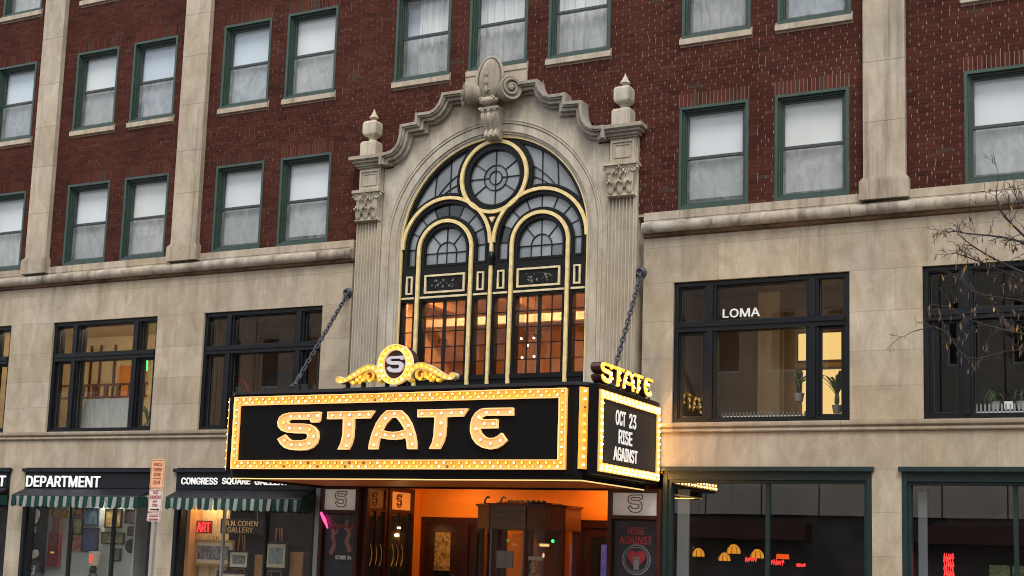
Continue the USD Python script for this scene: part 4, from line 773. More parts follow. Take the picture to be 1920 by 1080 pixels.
# front sign
YF = -2.67
fx0, fx1, fz0, fz1 = -3.25, 2.885, 3.075, 4.285
part(MQ, 'front_panel', bx(fx0 + 0.1, fx1 - 0.1, YF - 0.03, YF, fz0 + 0.1, fz1 - 0.1), 'sign_black')
fb = node(MQ, 'front_border')
for nm, q in (('border_channel', sbox(fx0, fz1 - 0.145, fx1, fz1)), ('border_channel', sbox(fx0, fz0, fx1, fz0 + 0.145)), ('border_channel', sbox(fx0, fz0 + 0.145, fx0 + 0.115, fz1 - 0.145)), ('border_channel', sbox(fx1 - 0.115, fz0 + 0.145, fx1, fz1 - 0.145))):
    part(fb, nm, xz(q, YF - 0.055, YF - 0.002), 'channel_cream_glow')
part(fb, 'border_rim', xz(sbox(fx0, fz0, fx1, fz1).difference(sbox(fx0 + 0.012, fz0 + 0.012, fx1 - 0.012, fz1 - 0.012)).union(sbox(fx0 + 0.105, fz0 + 0.135, fx1 - 0.105, fz1 - 0.135).difference(sbox(fx0 + 0.115, fz0 + 0.145, fx1 - 0.115, fz1 - 0.145))), YF - 0.085, YF - 0.05), 'rim_cream_glow')
nb = 46
for i in range(nb):
    x = fx0 + 0.06 + (fx1 - fx0 - 0.12) * i / (nb - 1)
    bulb('border_bulb', (x, YF - 0.070, fz1 - 0.045), p=fb); bulb('border_bulb', (x + 0.03 if i < nb - 1 else x, YF - 0.070, fz0 + 0.100), p=fb)
    if i < nb - 1: bulb('border_bulb', (x + 0.058, YF - 0.070, fz1 - 0.103), p=fb); bulb('border_bulb', (x + 0.085, YF - 0.070, fz0 + 0.042), p=fb)
for i in range(8):
    z = fz0 + 0.22 + (fz1 - fz0 - 0.44) * i / 7
    bulb('border_bulb', (fx0 + 0.055, YF - 0.070, z), p=fb); bulb('border_bulb', (fx1 - 0.055, YF - 0.070, z), p=fb)
# channel letters
def letter(parent, name, g, depth, mats=('letter_cream_glow', 'rim_cream_glow', 'letter_return'), place=xz, y=YF - 0.03, sgn=-1):
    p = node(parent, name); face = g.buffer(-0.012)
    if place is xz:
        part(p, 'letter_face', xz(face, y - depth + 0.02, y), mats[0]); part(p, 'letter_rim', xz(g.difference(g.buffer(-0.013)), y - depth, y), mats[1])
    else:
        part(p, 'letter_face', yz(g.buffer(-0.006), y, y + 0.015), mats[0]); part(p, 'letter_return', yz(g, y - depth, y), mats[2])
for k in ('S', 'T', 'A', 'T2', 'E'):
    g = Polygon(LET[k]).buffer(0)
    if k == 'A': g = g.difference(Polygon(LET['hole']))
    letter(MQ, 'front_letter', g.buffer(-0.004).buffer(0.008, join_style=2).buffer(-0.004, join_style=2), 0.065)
for x, z in LB: bulb('letter_bulb', (x, YF - 0.092, z), 0.020, 'bulb_yellow' if rng.random() < 0.12 else 'bulb_warm')
part(MQ, 'bulb_sockets', cat(SOCK_SHADE), 'socket_shade_brown', kind='stuff')  # socket rings, coloured dark to draw the shadow crescent at each bulb
# chamfered corner strip
ca, cb = np.array([3.035, -2.645]), np.array([3.175, -2.515]); cn = np.array([cb[1] - ca[1], -(cb[0] - ca[0])]); cn /= np.linalg.norm(cn)
cs = Polygon([ca - 0 * cn, cb, cb + 0.035 * cn, ca + 0.035 * cn])
part(MQ, 'corner_channel', xy(cs.buffer(-0.015, join_style=2), 3.09, 4.31), 'channel_cream_glow')
mid = (ca + cb) / 2 + cn * 0.055
for i in range(10): bulb('corner_bulb', (mid[0], mid[1], 3.15 + 1.10 * i / 9))
# side sign: changeable letters and STATE on top
XS = 3.40; sy0, sy1, sz0, sz1 = -2.665, -0.12, 3.055, 4.265
ss = node(MQ, 'side_sign')
part(ss, 'cabinet', bx(3.22, XS - 0.02, sy0 - 0.02, sy1 + 0.04, sz0 - 0.04, sz1 + 0.075), 'sign_black')
part(ss, 'letter_panel', bx(XS - 0.022, XS - 0.012, sy0 + 0.08, sy1 - 0.08, sz0 + 0.08, sz1 - 0.08), 'dark_room')
fr = sbox(sy0, sz0, sy1, sz1).difference(sbox(sy0 + 0.12, sz0 + 0.13, sy1 - 0.12, sz1 - 0.125))
part(ss, 'border_channel', yz(fr, XS - 0.02, XS + 0.012), 'side_channel_glow')
for i in range(15):
    yb = sy0 + 0.07 + (sy1 - sy0 - 0.14) * i / 14
    for dz in (0.038, 0.092): bulb('side_bulb', (XS + 0.018, yb + (0.04 if dz > 0.05 and i < 14 else 0), sz0 + dz), 0.019, 'bulb_side', p=ss); bulb('side_bulb', (XS + 0.018, yb + (0.04 if dz > 0.05 and i < 14 else 0), sz1 - dz), 0.019, 'bulb_side', p=ss)
for i in range(9):
    zb = sz0 + 0.20 + (sz1 - sz0 - 0.4) * i / 8
    bulb('side_bulb', (XS + 0.018, sy0 + 0.06, zb), 0.019, 'bulb_side', p=ss); bulb('side_bulb', (XS + 0.018, sy1 - 0.06, zb), 0.019, 'bulb_side', p=ss)
def side_text(s, y0, y1, z0, z1):
    v, f = text(s, y0, y1, z0, z1, 0.0, 0.008)   # x along the panel, then turned to face +x
    return np.c_[XS - 0.010 - v[:, 1], v[:, 0], v[:, 2]], f
for s, y0, y1, z0, z1 in (('OCT', -2.02, -1.62, 3.80, 4.03), ('23', -1.46, -1.17, 3.80, 4.03), ('RISE', -1.885, -1.33, 3.525, 3.745), ('AGAINST', -2.075, -1.09, 3.265, 3.475)):
    part(ss, 'panel_lettering', side_text(s, y0, y1, z0, z1), 'white_lit')
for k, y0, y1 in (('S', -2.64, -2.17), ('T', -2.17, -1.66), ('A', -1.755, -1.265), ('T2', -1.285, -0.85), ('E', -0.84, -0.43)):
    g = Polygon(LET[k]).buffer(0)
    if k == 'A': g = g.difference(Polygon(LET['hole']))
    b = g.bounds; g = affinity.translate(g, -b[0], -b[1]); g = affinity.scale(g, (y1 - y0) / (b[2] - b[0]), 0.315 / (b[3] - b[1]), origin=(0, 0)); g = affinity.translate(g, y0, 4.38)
    letter(ss, 'top_letter', g, 0.16, ('side_letter_glow', 'rim_cream_glow', 'letter_return'), yz, XS - 0.02)
    gi = g.buffer(-0.035)
    pts = []
    for p in polys(gi):
        for t in np.arange(0.02, p.exterior.length, 0.11): q = p.exterior.interpolate(t); pts.append((q.x, q.y))
    for q in pts: bulb('top_letter_bulb', (XS + 0.008, q[0], q[1]), 0.017, 'bulb_yellow' if rng.random() < 0.5 else 'bulb_warm', ss)
part(ss, 'letter_rail', cat([bx(3.24, 3.38, sy0, sy1, 4.335, 4.355)] + [bx(3.30, 3.33, y, y + 0.03, 4.35, 4.40) for y in np.arange(-2.5, -0.4, 0.23)]), 'metal_black')
# the left side sign seen edge-on
part(MQ, 'left_side_sign', bx(-3.66, -3.50, -2.35, -0.12, 3.0, 4.36), 'sign_black'); part(MQ, 'left_border_channel', bx(-3.695, -3.66, -2.33, -0.15, 3.08, 4.33), 'channel_cream_glow')
for i in range(9): bulb('left_border_bulb', (-3.70, -2.31, 3.14 + 1.12 * i / 8), 0.018, 'bulb_warm')
# crest: oval medallion with an S between scrolls
cr = node(MQ, 'crest'); ccx, ccz, YC = -0.172, 4.755, -2.60
def ell(rx, rz): return affinity.translate(affinity.scale(Point(0, 0).buffer(1, 40), rx, rz, origin=(0, 0)), ccx, ccz)
part(cr, 'medallion_drum', xz(ell(0.305, 0.315), YC, YC + 0.22), 'letter_return')
part(cr, 'medallion_ring', xz(ell(0.31, 0.318).difference(ell(0.215, 0.238)), YC - 0.035, YC), 'scroll_gold_glow')
part(cr, 'medallion_rim', xz(ell(0.221, 0.244).difference(ell(0.209, 0.232)).union(ell(0.318, 0.326).difference(ell(0.305, 0.313))), YC - 0.06, YC + 0.02), 'rim_cream_glow')
part(cr, 'medallion_field', xz(ell(0.212, 0.235), YC - 0.008, YC - 0.001), 'letter_return')
g = affinity.translate(affinity.scale(SGLYPH, 0.335, 0.275, origin=(0, 0)), ccx + 0.008, ccz).buffer(-0.006)
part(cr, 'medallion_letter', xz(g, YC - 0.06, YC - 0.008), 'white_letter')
for i in range(18):
    a = 2 * PI * i / 18; bulb('medallion_bulb', (ccx + 0.262 * math.cos(a), YC - 0.045, ccz + 0.276 * math.sin(a)), 0.018, 'bulb_yellow' if rng.random() < 0.6 else 'bulb_warm', cr)
for s in (-1, 1):
    X = lambda d: ccx + s * d
    arm = spl([(0.27, 4.53), (0.33, 4.66), (0.45, 4.72), (0.60, 4.69), (0.78, 4.60), (0.93, 4.525), (1.04, 4.505)], 40)
    wdt = np.interp(np.linspace(0, 1, 40), [0, 0.35, 1], [0.034, 0.040, 0.020])
    armg = unary_union([disc(X(p[0]), p[1], w) for p, w in zip(arm, wdt)] + [LineString([(X(a[0]), a[1]), (X(b[0]), b[1])]).buffer(w) for a, b, w in zip(arm[:-1], arm[1:], wdt)])
    endc = disc(X(1.06), 4.540, 0.045)
    curl = LineString([(X(0.47 + (0.10 * (1 - t / 11)) * math.cos(t)), 4.575 + 0.105 * (1 - t / 11) * math.sin(t)) for t in np.linspace(-0.4, 6.6, 50)]).buffer(0.021)
    lobes = unary_union([disc(X(0.285), 4.50, 0.038), disc(X(0.61), 4.525, 0.034), disc(X(0.66), 4.485, 0.026), disc(X(0.715), 4.53, 0.036), disc(X(0.79), 4.485, 0.033), disc(X(0.66), 4.585, 0.034), disc(X(0.84), 4.50, 0.024)])
    part(cr, 'crest_scroll', xz(unary_union([armg, endc]), YC - 0.05, YC + 0.08), 'scroll_gold_glow'); part(cr, 'crest_curl', xz(curl.difference(armg), YC - 0.04, YC + 0.08), 'scroll_gold_glow')
    for lp in polys(lobes.difference(unary_union([armg, curl.buffer(0.008)]))): part(cr, 'crest_leaf', xz(lp, YC - 0.025, YC + 0.06), 'scroll_gold_glow')
    part(cr, 'scroll_eye', xz(disc(X(0.47), 4.60, 0.10).difference(unary_union([armg, curl])), YC - 0.01, YC + 0.03), 'scroll_red')
    part(cr, 'scroll_rim', xz(armg.union(endc).buffer(0.012).difference(armg.union(endc).buffer(0.002)), YC - 0.055, YC + 0.08), 'gold_trim')
    for q in arm[2::4]: bulb('scroll_bulb', (X(q[0]), YC - 0.055, q[1]), 0.015, 'bulb_yellow' if rng.random() < 0.6 else 'bulb_warm', cr)
    for d, z in ((0.285, 4.50), (0.60, 4.53), (0.72, 4.53), (0.79, 4.485), (1.06, 4.55), (0.66, 4.57), (0.47, 4.50)): bulb('scroll_bulb', (X(d), YC - 0.035, z), 0.013, 'bulb_yellow', cr)
part(cr, 'crest_bracket', cat([bx(ccx + d, ccx + d + 0.03, YC, YC + 0.1, 4.37, 4.50) for d in (-0.95, -0.65, -0.2, 0.2, 0.62, 0.93)] + [bx(ccx - 1.0, ccx + 1.0, YC, YC + 0.06, 4.385, 4.405)]), 'metal_black')
# small spot lamps on the marquee roof, left end
part(MQ, 'roof_floodlight', cat([bx(-2.35 + k * 0.17, -2.22 + k * 0.17, -2.35, -2.2, 4.42, 4.53) for k in range(2)] + [bx(-2.30 + k * 0.17, -2.27 + k * 0.17, -2.3, -2.26, 4.33, 4.43) for k in range(2)]), 'metal_black')

# suspension chains
link0 = None
def chain(p0, p1, label):
    p0, p1 = np.array(p0, float), np.array(p1, float); t = thing('suspension_chain', label, 'chain', p1, group='chains holding up the marquee')
    d = p1 - p0; Ln = np.linalg.norm(d); d /= Ln; u = np.cross(d, [0, 0, 1]); u /= np.linalg.norm(u); w = np.cross(d, u)
    n = int(Ln / 0.118)
    for i in range(n):
        c = p0 + d * (i + 0.5) * Ln / n; a = u if i % 2 else w; b = (u + w) * 0.7 if False else None
        pts = [c + d * 0.078 * math.cos(k) + a * 0.034 * math.sin(k) for k in np.linspace(0, 2 * PI, 15)]
        part(t, 'link', tube(pts, 0.0155, 6, False), 'chain_iron', True)
    part(t, 'turnbuckle', tube([p1 - d * 0.05, p1 - d * 0.35], 0.026, 8), 'chain_iron'); part(t, 'anchor_eye', tube([p1 - u * 0.06, p1, p1 + u * 0.06], [0.03, 0.035, 0.03], 8), 'chain_iron')
    m = lathe([(0.10, 0.0), (0.10, 0.02), (0.075, 0.045), (0.04, 0.06)], (0, 0, 0), 16); v = m[0]
    part(t, 'wall_plate', (np.c_[v[:, 0], -v[:, 2], v[:, 1]] + p0, m[1]), 'chain_iron'); part(t, 'wall_eye', tube([p0 + np.array([0.055 * math.cos(k), -0.07, 0.055 * math.sin(k)]) for k in np.linspace(0, 2 * PI, 16)], 0.018, 6, False), 'chain_iron')
chain((-2.905, 0.0, 6.58), (-2.37, -2.3, 4.50), 'dark iron chain holding the left end of the marquee, crossing a wide window')
chain((2.985, 0.0, 6.58), (3.30, -2.05, 4.40), 'dark iron chain holding the right end of the marquee above its side lettering')

# ---------------------------------------------------------------- ticket booth
tb = thing('ticket_booth', 'dark wooden ticket booth with angled glass sides under the marquee', 'ticket booth', (0.45, 1.2, 0))
bc = np.array([0.47, 1.15])
def octo(r): return Polygon([(bc[0] + r * math.cos(math.radians(22.5 + 45 * k)), bc[1] + r * math.sin(math.radians(22.5 + 45 * k))) for k in range(8)])
for k in range(8):
    a0, a1 = math.radians(22.5 + 45 * k), math.radians(67.5 + 45 * k)
    p, q = bc + 0.92 * np.array([math.cos(a0), math.sin(a0)]), bc + 0.92 * np.array([math.cos(a1), math.sin(a1)])
    nrm = (p + q) / 2 - bc; nrm /= np.linalg.norm(nrm)
    pan = Polygon([p, q, q + nrm * 0.025, p + nrm * 0.025])
    part(tb, 'fascia_panel', xy(pan.buffer(-0.006, join_style=2), 2.235, 2.665), 'booth_panel' if k in (5, 2) else 'booth_wood')
    p2, q2 = bc + 0.84 * np.array([math.cos(a0), math.sin(a0)]), bc + 0.84 * np.array([math.cos(a1), math.sin(a1)])
    part(tb, 'post', tube([(p2[0], p2[1], 0.0), (p2[0], p2[1], 2.26)], 0.055, 8), 'mahogany')
    part(tb, 'counter_panel', xy(Polygon([p2, q2, q2 + nrm * 0.03, p2 + nrm * 0.03]).buffer(-0.005), 0.0, 1.05), 'booth_wood')
    part(tb, 'pane', xy(Polygon([p2, q2, q2 + nrm * 0.006, p2 + nrm * 0.006]), 1.05, 2.24), 'arch_glass')
part(tb, 'roof', cat([xy(octo(0.90), 2.24, 2.63), xy(octo(0.98).difference(octo(0.9)), 2.64, 2.68), xy(octo(0.6), 2.66, 2.72)]), 'mahogany')
part(tb, 'roof_ornament', cat([tube(spl([(0.0 + k, 0.5, 2.68), (0.02 + k, 0.48, 2.76), (0.07 + k, 0.48, 2.80), (0.09 + k, 0.49, 2.77)], 10), 0.018, 6) for k in (-0.1, 0.22)] + [ball((0.3 + 0.11 * k, 0.7, 2.73), 0.045, 1, (1.2, 1, 0.7)) for k in range(7)]), 'metal_black', True)
part(tb, 'inner_lamp', ball((-0.02, 1.0, 1.78), 0.03, 1, (0.8, 0.8, 1.6)), 'fairy_bulb'); part(tb, 'counter_lamp', bx(0.62, 0.80, 1.3, 1.33, 1.95, 2.0), 'lit_yellow')
part(tb, 'exit_light', ball((1.02, 1.0, 2.05), 0.028, 1), 'neon_green')
part(tb, 'ticket_screen', cat([ring(0.10, 0.42, 1.55, 1.85, 0.02, 0.62, 0.66), bx(0.12, 0.40, 0.63, 0.65, 1.57, 1.83)]), 'steel_grey')
part(tb, 'display_figure', cat([tube([(0.72, 0.9, 1.1), (0.72, 0.9, 1.40), (0.72, 0.9, 1.55)], [0.16, 0.12, 0.05], 10), ball((0.72, 0.88, 1.62), 0.075, 2, (0.9, 0.9, 1.2))]), 'art_gold', True)
part(tb, 'display_card', bx(0.58, 0.86, 0.93, 0.945, 1.70, 1.77), 'paper')

gp = thing('framed_poster', 'gold tinted poster glowing behind the left entrance door glass', 'poster', (-1.75, 2.12, 1.4))
part(gp, 'print', bx(-2.02, -1.62, 2.088, 2.093, 1.45, 2.16), 'art_gold'); part(gp, 'frame', ring(-2.04, -1.60, 1.43, 2.18, 0.02, 2.08, 2.094), 'gilt')
vp = thing('framed_poster', 'violet blue poster behind the right entrance door beside the ticket booth', 'poster', (1.7, 2.1, 1.0))
part(vp, 'print', bx(1.50, 1.63, 2.088, 2.093, 1.0, 2.02), 'violet_lit'); part(vp, 'frame', ring(1.48, 1.65, 0.98, 2.14, 0.02, 2.08, 2.094), 'frame_black')

# ---------------------------------------------------------------- shop signs and awnings
def fascia_sign(words, x0, x1, z0, z1, label, y=-0.012, depth=0.02, mat='white_lit'):
    t = thing('shop_lettering', label, 'shop sign', ((x0 + x1) / 2, y, z0), group='white lettering on the shop fascias')
    W = sum(len(w_) for w_ in words) + len(words) - 1; x = x0
    for w_ in words:
        dx = (x1 - x0) * len(w_) / W
        part(t, 'word', text(w_, x, x + dx, z0, z1, y, depth), mat); x += dx + (x1 - x0) / W
for a, b in ((-10.87, -7.335), (-6.765, -3.36), (-14.9, -11.30)): part(B, 'fascia_board', bx(a + 0.08, b - 0.08, -0.012, 0.02, 2.86, 3.18), 'fascia_black')
fascia_sign(['DEPARTMENT'], -10.79, -8.72, 2.865, 3.10, 'white DEPARTMENT lettering on the black fascia left of the parking sign', y=-0.03)
fascia_sign(['CONGRESS', 'SQUARE', 'GALLERY'], -6.60, -4.02, 2.945, 3.08, 'white CONGRESS SQUARE GALLERY lettering on the black fascia beside the marquee', y=-0.03)
fascia_sign(['T'], -11.60, -11.40, 2.87, 3.10, 'single white letter T on the fascia at the left edge of the photo', y=-0.03)
def awning(x0, x1, label, n):
    t = thing('shop_awning', label, 'awning', ((x0 + x1) / 2, 0, 2.4), group='striped awnings over the left shops'); yo = -0.38
    part(t, 'canopy', yz(Polygon([(0.0, 2.85), (yo, 2.69), (yo, 2.665), (0.0, 2.80)]), x0, x1), 'fascia_black')
    part(t, 'front_bar', tube([(x0, yo, 2.675), (x1, yo, 2.675)], 0.016, 6), 'metal_black')
    [part(t, 'arm', tube([(x, -0.0, 2.45), (x, yo, 2.67)], 0.012, 5), 'metal_black') for x in (x0 + 0.03, x1 - 0.03)]
    w_ = (x1 - x0) / n; ed = [x0 + w_ * (i + (0.12 if i % 2 else 0)) for i in range(n)] + [x1]
    for i in range(n):
        a = ed[i]; w_ = ed[i + 1] - ed[i]; k = 9; u = np.linspace(0, 1, k); fl = 0.018 * math.sin(i * 1.7) + 0.01 * np.sin(u * 6 + i)
        zb = 2.465 - 0.030 * np.sin(u * PI) + 0.006 * math.sin(i)
        v = np.vstack([np.c_[a + u * w_, np.full(k, yo - 0.01), np.full(k, 2.675)], np.c_[a + u * w_ + 0.006 * math.sin(i * 2.2), yo - 0.02 + fl, zb]])
        v = np.vstack([v, v + np.array([0, 0.006, 0])])
        f = []
        for j in range(k - 1):
            f += [[j, k + j, k + j + 1], [j, k + j + 1, j + 1], [2 * k + j, 3 * k + j + 1, 3 * k + j], [2 * k + j, 2 * k + j + 1, 3 * k + j + 1], [k + j, 3 * k + j, 3 * k + j + 1], [k + j, 3 * k + j + 1, k + j + 1]]
        part(t, 'valance_stripe', (v, np.array(f)), 'awning_green' if i % 2 == 0 else 'awning_white', True)
    [part(t, 'valance_return', bx(x - 0.004, x + 0.004, yo, -0.02, 2.47, 2.68), 'awning_green') for x in (x0, x1)]
awning(-10.80, -7.36, 'green and white striped valance awning below the DEPARTMENT lettering', 31)
awning(-6.66, -3.45, 'green and white striped valance awning over the art gallery window', 33)
awning(-14.8, -11.33, 'dark awning end at the left edge of the photo', 30)

# ---------------------------------------------------------------- shop window contents
def picture(x0, x1, z0, z1, y, art, frame, label, mat_w=0.0, t=0.025, tilt=0.0, cat_='picture'):
    o = thing('framed_picture', label, cat_, ((x0 + x1) / 2, y, z0), group='pictures shown in the shop windows')
    part(o, 'frame', ring(x0, x1, z0, z1, t, y - 0.02, y + 0.02), frame)
    if mat_w: part(o, 'mount', bx(x0 + t, x1 - t, y + 0.002, y + 0.012, z0 + t, z1 - t), 'paper')
    part(o, 'artwork', bx(x0 + t + mat_w, x1 - t - mat_w, y - 0.004, y + 0.0015, z0 + t + mat_w, z1 - t - mat_w), art)
    return o
part(B, 'display_partition', cat([bx(-11.0, -8.1, 0.86, 0.90, 0.0, 2.75), bx(-8.14, -8.1, 0.4, 0.9, 0.0, 2.75)]), 'display_white')
for a in [(-10.93, -10.37, 2.24, 2.47, 'art_gold', 'gilt', 'ornate gold picture partly behind the awning, left in the white display'), (-10.26, -9.98, 2.30, 2.47, 'art_orange', 'frame_black', 'small orange picture right of the dark window post'),
          (-10.27, -9.96, 1.90, 2.26, 'art_green', 'frame_black', 'green landscape picture above a pink one'), (-10.28, -9.96, 1.55, 1.87, 'art_pink', 'art_pink', 'pink picture below the green landscape'),
          (-9.93, -9.53, 2.09, 2.47, 'art_blue', 'night_blue', 'blue grey picture of drooping shapes below the awning'), (-9.94, -9.49, 1.54, 2.05, 'art_navy', 'frame_black', 'large blue picture with a red patch, centre of the display'),
          (-9.34, -8.88, 2.06, 2.46, 'art_gold', 'frame_black', 'big golden picture behind the right window post'), (-9.40, -8.78, 1.72, 1.97, 'art_olive', 'frame_black', 'wide olive landscape picture in a dark frame'),
          (-8.79, -8.34, 2.16, 2.46, 'art_plum', 'frame_black', 'plum picture with pale vertical strokes, top right of the display'), (-8.69, -8.41, 1.90, 2.10, 'art_plum', 'frame_black', 'small dark picture above the round plaque'),
          (-9.10, -8.84, 1.37, 1.63, 'art_grey', 'frame_black', 'small grey picture left of and below the round plaque')]:
    picture(*a[:4], 0.83, a[4], a[5], a[6])
o = thing('round_plaque', 'dark green round plaque with a black relief on the white display', 'plaque', (-8.565, 0.83, 1.55))
part(o, 'disc', xz(disc(-8.565, 1.695, 0.15), 0.82, 0.85), 'leaf_green'); part(o, 'relief', xz(circ_ring(-8.565, 1.695, 0.145, 0.115).union(sbox(-8.60, 1.56, -8.53, 1.80)).union(disc(-8.565, 1.74, 0.07)), 0.805, 0.82), 'frame_black')
o = thing('hanging_robe', 'long red robe with a pinkish top hanging in the shop window', 'robe', (-10.68, 0.8, 1.2))
part(o, 'robe_top', bx(-10.80, -10.58, 0.78, 0.84, 1.93, 2.24), 'robe_pink'); part(o, 'robe_body', taper(bx(-10.87, -10.53, 0.76, 0.84, 1.20, 1.93), 1.2, 1.93, 1.0, 0.85, -10.7), 'robe_red')
part(o, 'dark_trim', cat([tube(spl([(-10.66, 0.75, 1.9), (-10.6, 0.74, 1.75), (-10.63, 0.75, 1.55)], 8), 0.02, 6), bx(-10.72, -10.55, 0.745, 0.76, 1.45, 1.56)]), 'frame_black'); part(o, 'candle_lamp', ball((-10.65, 0.70, 1.50), 0.045, 1, (1.2, 0.6, 0.5)), 'shade_amber')
o = thing('white_mask', 'white hollow eyed face mask hanging at the left of the shop window', 'mask', (-11.28, 0.75, 2.1))
part(o, 'face', cat([ball((-11.275, 0.75, 2.30), 0.115, 3, (1.0, 0.6, 1.15)), ball((-11.27, 0.745, 2.20), 0.08, 2, (0.9, 0.6, 1.2))]), 'skull_white', True)
part(o, 'eye_hole', cat([ball((-11.32, 0.683, 2.31), 0.025, 1, (1, 0.5, 1.5)), ball((-11.235, 0.683, 2.31), 0.025, 1, (1, 0.5, 1.5)), ball((-11.275, 0.695, 2.19), 0.02, 1, (1, 0.6, 1.6))]), 'frame_black', True)
part(o, 'price_tag', bx(-11.34, -11.22, 0.74, 0.75, 1.91, 2.05), 'paper')
o = thing('skeleton_figure', 'seated skeleton figure with a pale skull low in the shop window', 'skeleton', (-11.25, 0.7, 0.6))
part(o, 'skull', cat([ball((-11.14, 0.7, 1.46), 0.085, 2, (0.9, 1, 1.1)), ball((-11.13, 0.64, 1.39), 0.05, 2)]), 'skull_white', True)
part(o, 'cape', tube([(-11.2, 0.74, 0.5), (-11.18, 0.74, 1.0), (-11.15, 0.74, 1.3)], [0.26, 0.2, 0.07], 10), 'night_blue', True)
part(o, 'arm_bone', cat([tube([(-11.22, 0.62, 1.25), (-11.40, 0.55, 1.1), (-11.34, 0.5, 0.92)], 0.022, 6), tube([(-11.05, 0.62, 1.2), (-11.0, 0.55, 1.05), (-11.12, 0.5, 0.95)], 0.022, 6)] + [tube([(-11.25, 0.56, 1.2 - 0.06 * k), (-11.14, 0.52, 1.18 - 0.06 * k), (-11.04, 0.56, 1.2 - 0.06 * k)], 0.012, 5) for k in range(4)]), 'skull_white', True)
o = thing('table_lamp', 'white cylinder lamp with a red figure on a dark bust in the display', 'lamp', (-9.35, 0.6, 1.0))
part(o, 'shade', lathe([(0.10, 1.26), (0.12, 1.56), (0.115, 1.56), (0.095, 1.26)], (-9.35, 0.6, 0), 16), 'paper', True); part(o, 'red_emblem', cat([ball((-9.33, 0.475, 1.44), 0.045, 1, (1, 0.4, 1.2)), bx(-9.345, -9.315, 0.47, 0.49, 1.32, 1.42)]), 'neon_red'); part(o, 'bust', cat([ball((-9.35, 0.6, 1.17), 0.09, 2, (0.9, 0.9, 1.1)), tube([(-9.35, 0.6, 0.5), (-9.35, 0.6, 0.95), (-9.35, 0.6, 1.12)], [0.15, 0.15, 0.06], 10)]), 'frame_black', True)
solo('dark_curtain', curtain(-11.85, -11.0, 0.95, 0.0, 2.8, 0.03, 8, 3), 'fascia_black', 'dark curtain behind the mask and skeleton in the shop window', 'curtain', smooth=True)

# gallery window
part(B, 'gallery_plank', cat([bx(-6.74 + 0.14 * k, -6.605 + 0.14 * k, 0.62 - 0.003 * (k % 2), 0.66, 0.0, 2.8) for k in range(6)]), 'cream_wall'); part(B, 'gallery_post', bx(-6.68, -6.56, 0.25, 0.60, 0.0, 2.8), 'wood_light')
o = thing('art_sign', 'small glowing red ART neon sign in the gallery window', 'neon sign', (-6.36, 0.4, 2.0))
part(o, 'backing', bx(-6.56, -6.17, 0.44, 0.46, 2.0, 2.25), 'robe_red'); part(o, 'letters', text('ART', -6.53, -6.20, 2.03, 2.22, 0.438, 0.02, False), 'neon_red')
o = thing('hanging_board', 'black hanging board lettered R.N. COHEN GALLERY in the gallery window', 'sign', (-5.4, 0.4, 2.0))
part(o, 'board', bx(-5.92, -4.90, 0.40, 0.43, 2.01, 2.30), 'frame_black'); part(o, 'lettering', cat([text('R.N. COHEN', -5.78, -5.02, 2.165, 2.265, 0.399, 0.006, False), text('GALLERY', -5.74, -5.12, 2.04, 2.14, 0.399, 0.006, False)]), 'gold_trim')
part(o, 'cord', cat([tube([(x, 0.42, 2.30), (x, 0.42, 2.8)], 0.005, 4) for x in (-5.75, -5.05)]), 'gilt')
def easel(x, y, zb, zt):
    return cat([tube([(x - 0.18, y, 0.3), (x - 0.06, y + 0.02, zt)], 0.012, 5), tube([(x + 0.18, y, 0.3), (x + 0.06, y + 0.02, zt)], 0.012, 5), bx(x - 0.16, x + 0.16, y - 0.05, y, zb - 0.02, zb), tube([(x, y + 0.3, 0.3), (x, y + 0.02, zt)], 0.012, 5)])
for a in [(-6.66, -5.63, 1.37, 1.88, 0.50, 'art_town', 'gilt', 'big gold framed town scene on an easel in the gallery window', 0.07, 0.05, 1.95), (-5.67, -5.18, 1.34, 1.69, 0.40, 'art_town', 'frame_black', 'small framed street scene beside the big gold frame', 0.06, 0.03, 2.0),
          (-4.88, -4.29, 1.33, 1.90, 0.45, 'art_aqua', 'frame_black', 'black framed blue church picture on an easel, right in the gallery', 0.07, 0.06, 2.15), (-5.89, -5.16, 0.85, 1.29, 0.35, 'art_town', 'frame_black', 'black framed picture cut by the bottom of the photo', 0.06, 0.05, 1.3)]:
    o = picture(*a[:5], a[5], a[6], a[7], a[8], a[9]); part(o, 'easel', easel((a[0] + a[1]) / 2, a[4] + 0.05, a[2], a[10]), 'wood_light')
solo('cardboard_box', cat([bx(-4.28, -3.98, 0.5, 0.8, 0.9, 1.70), bx(-5.15, -4.95, 0.55, 0.75, 0.9, 1.62)]), 'wood_light', 'brown boxes standing behind the easels in the gallery', 'box')

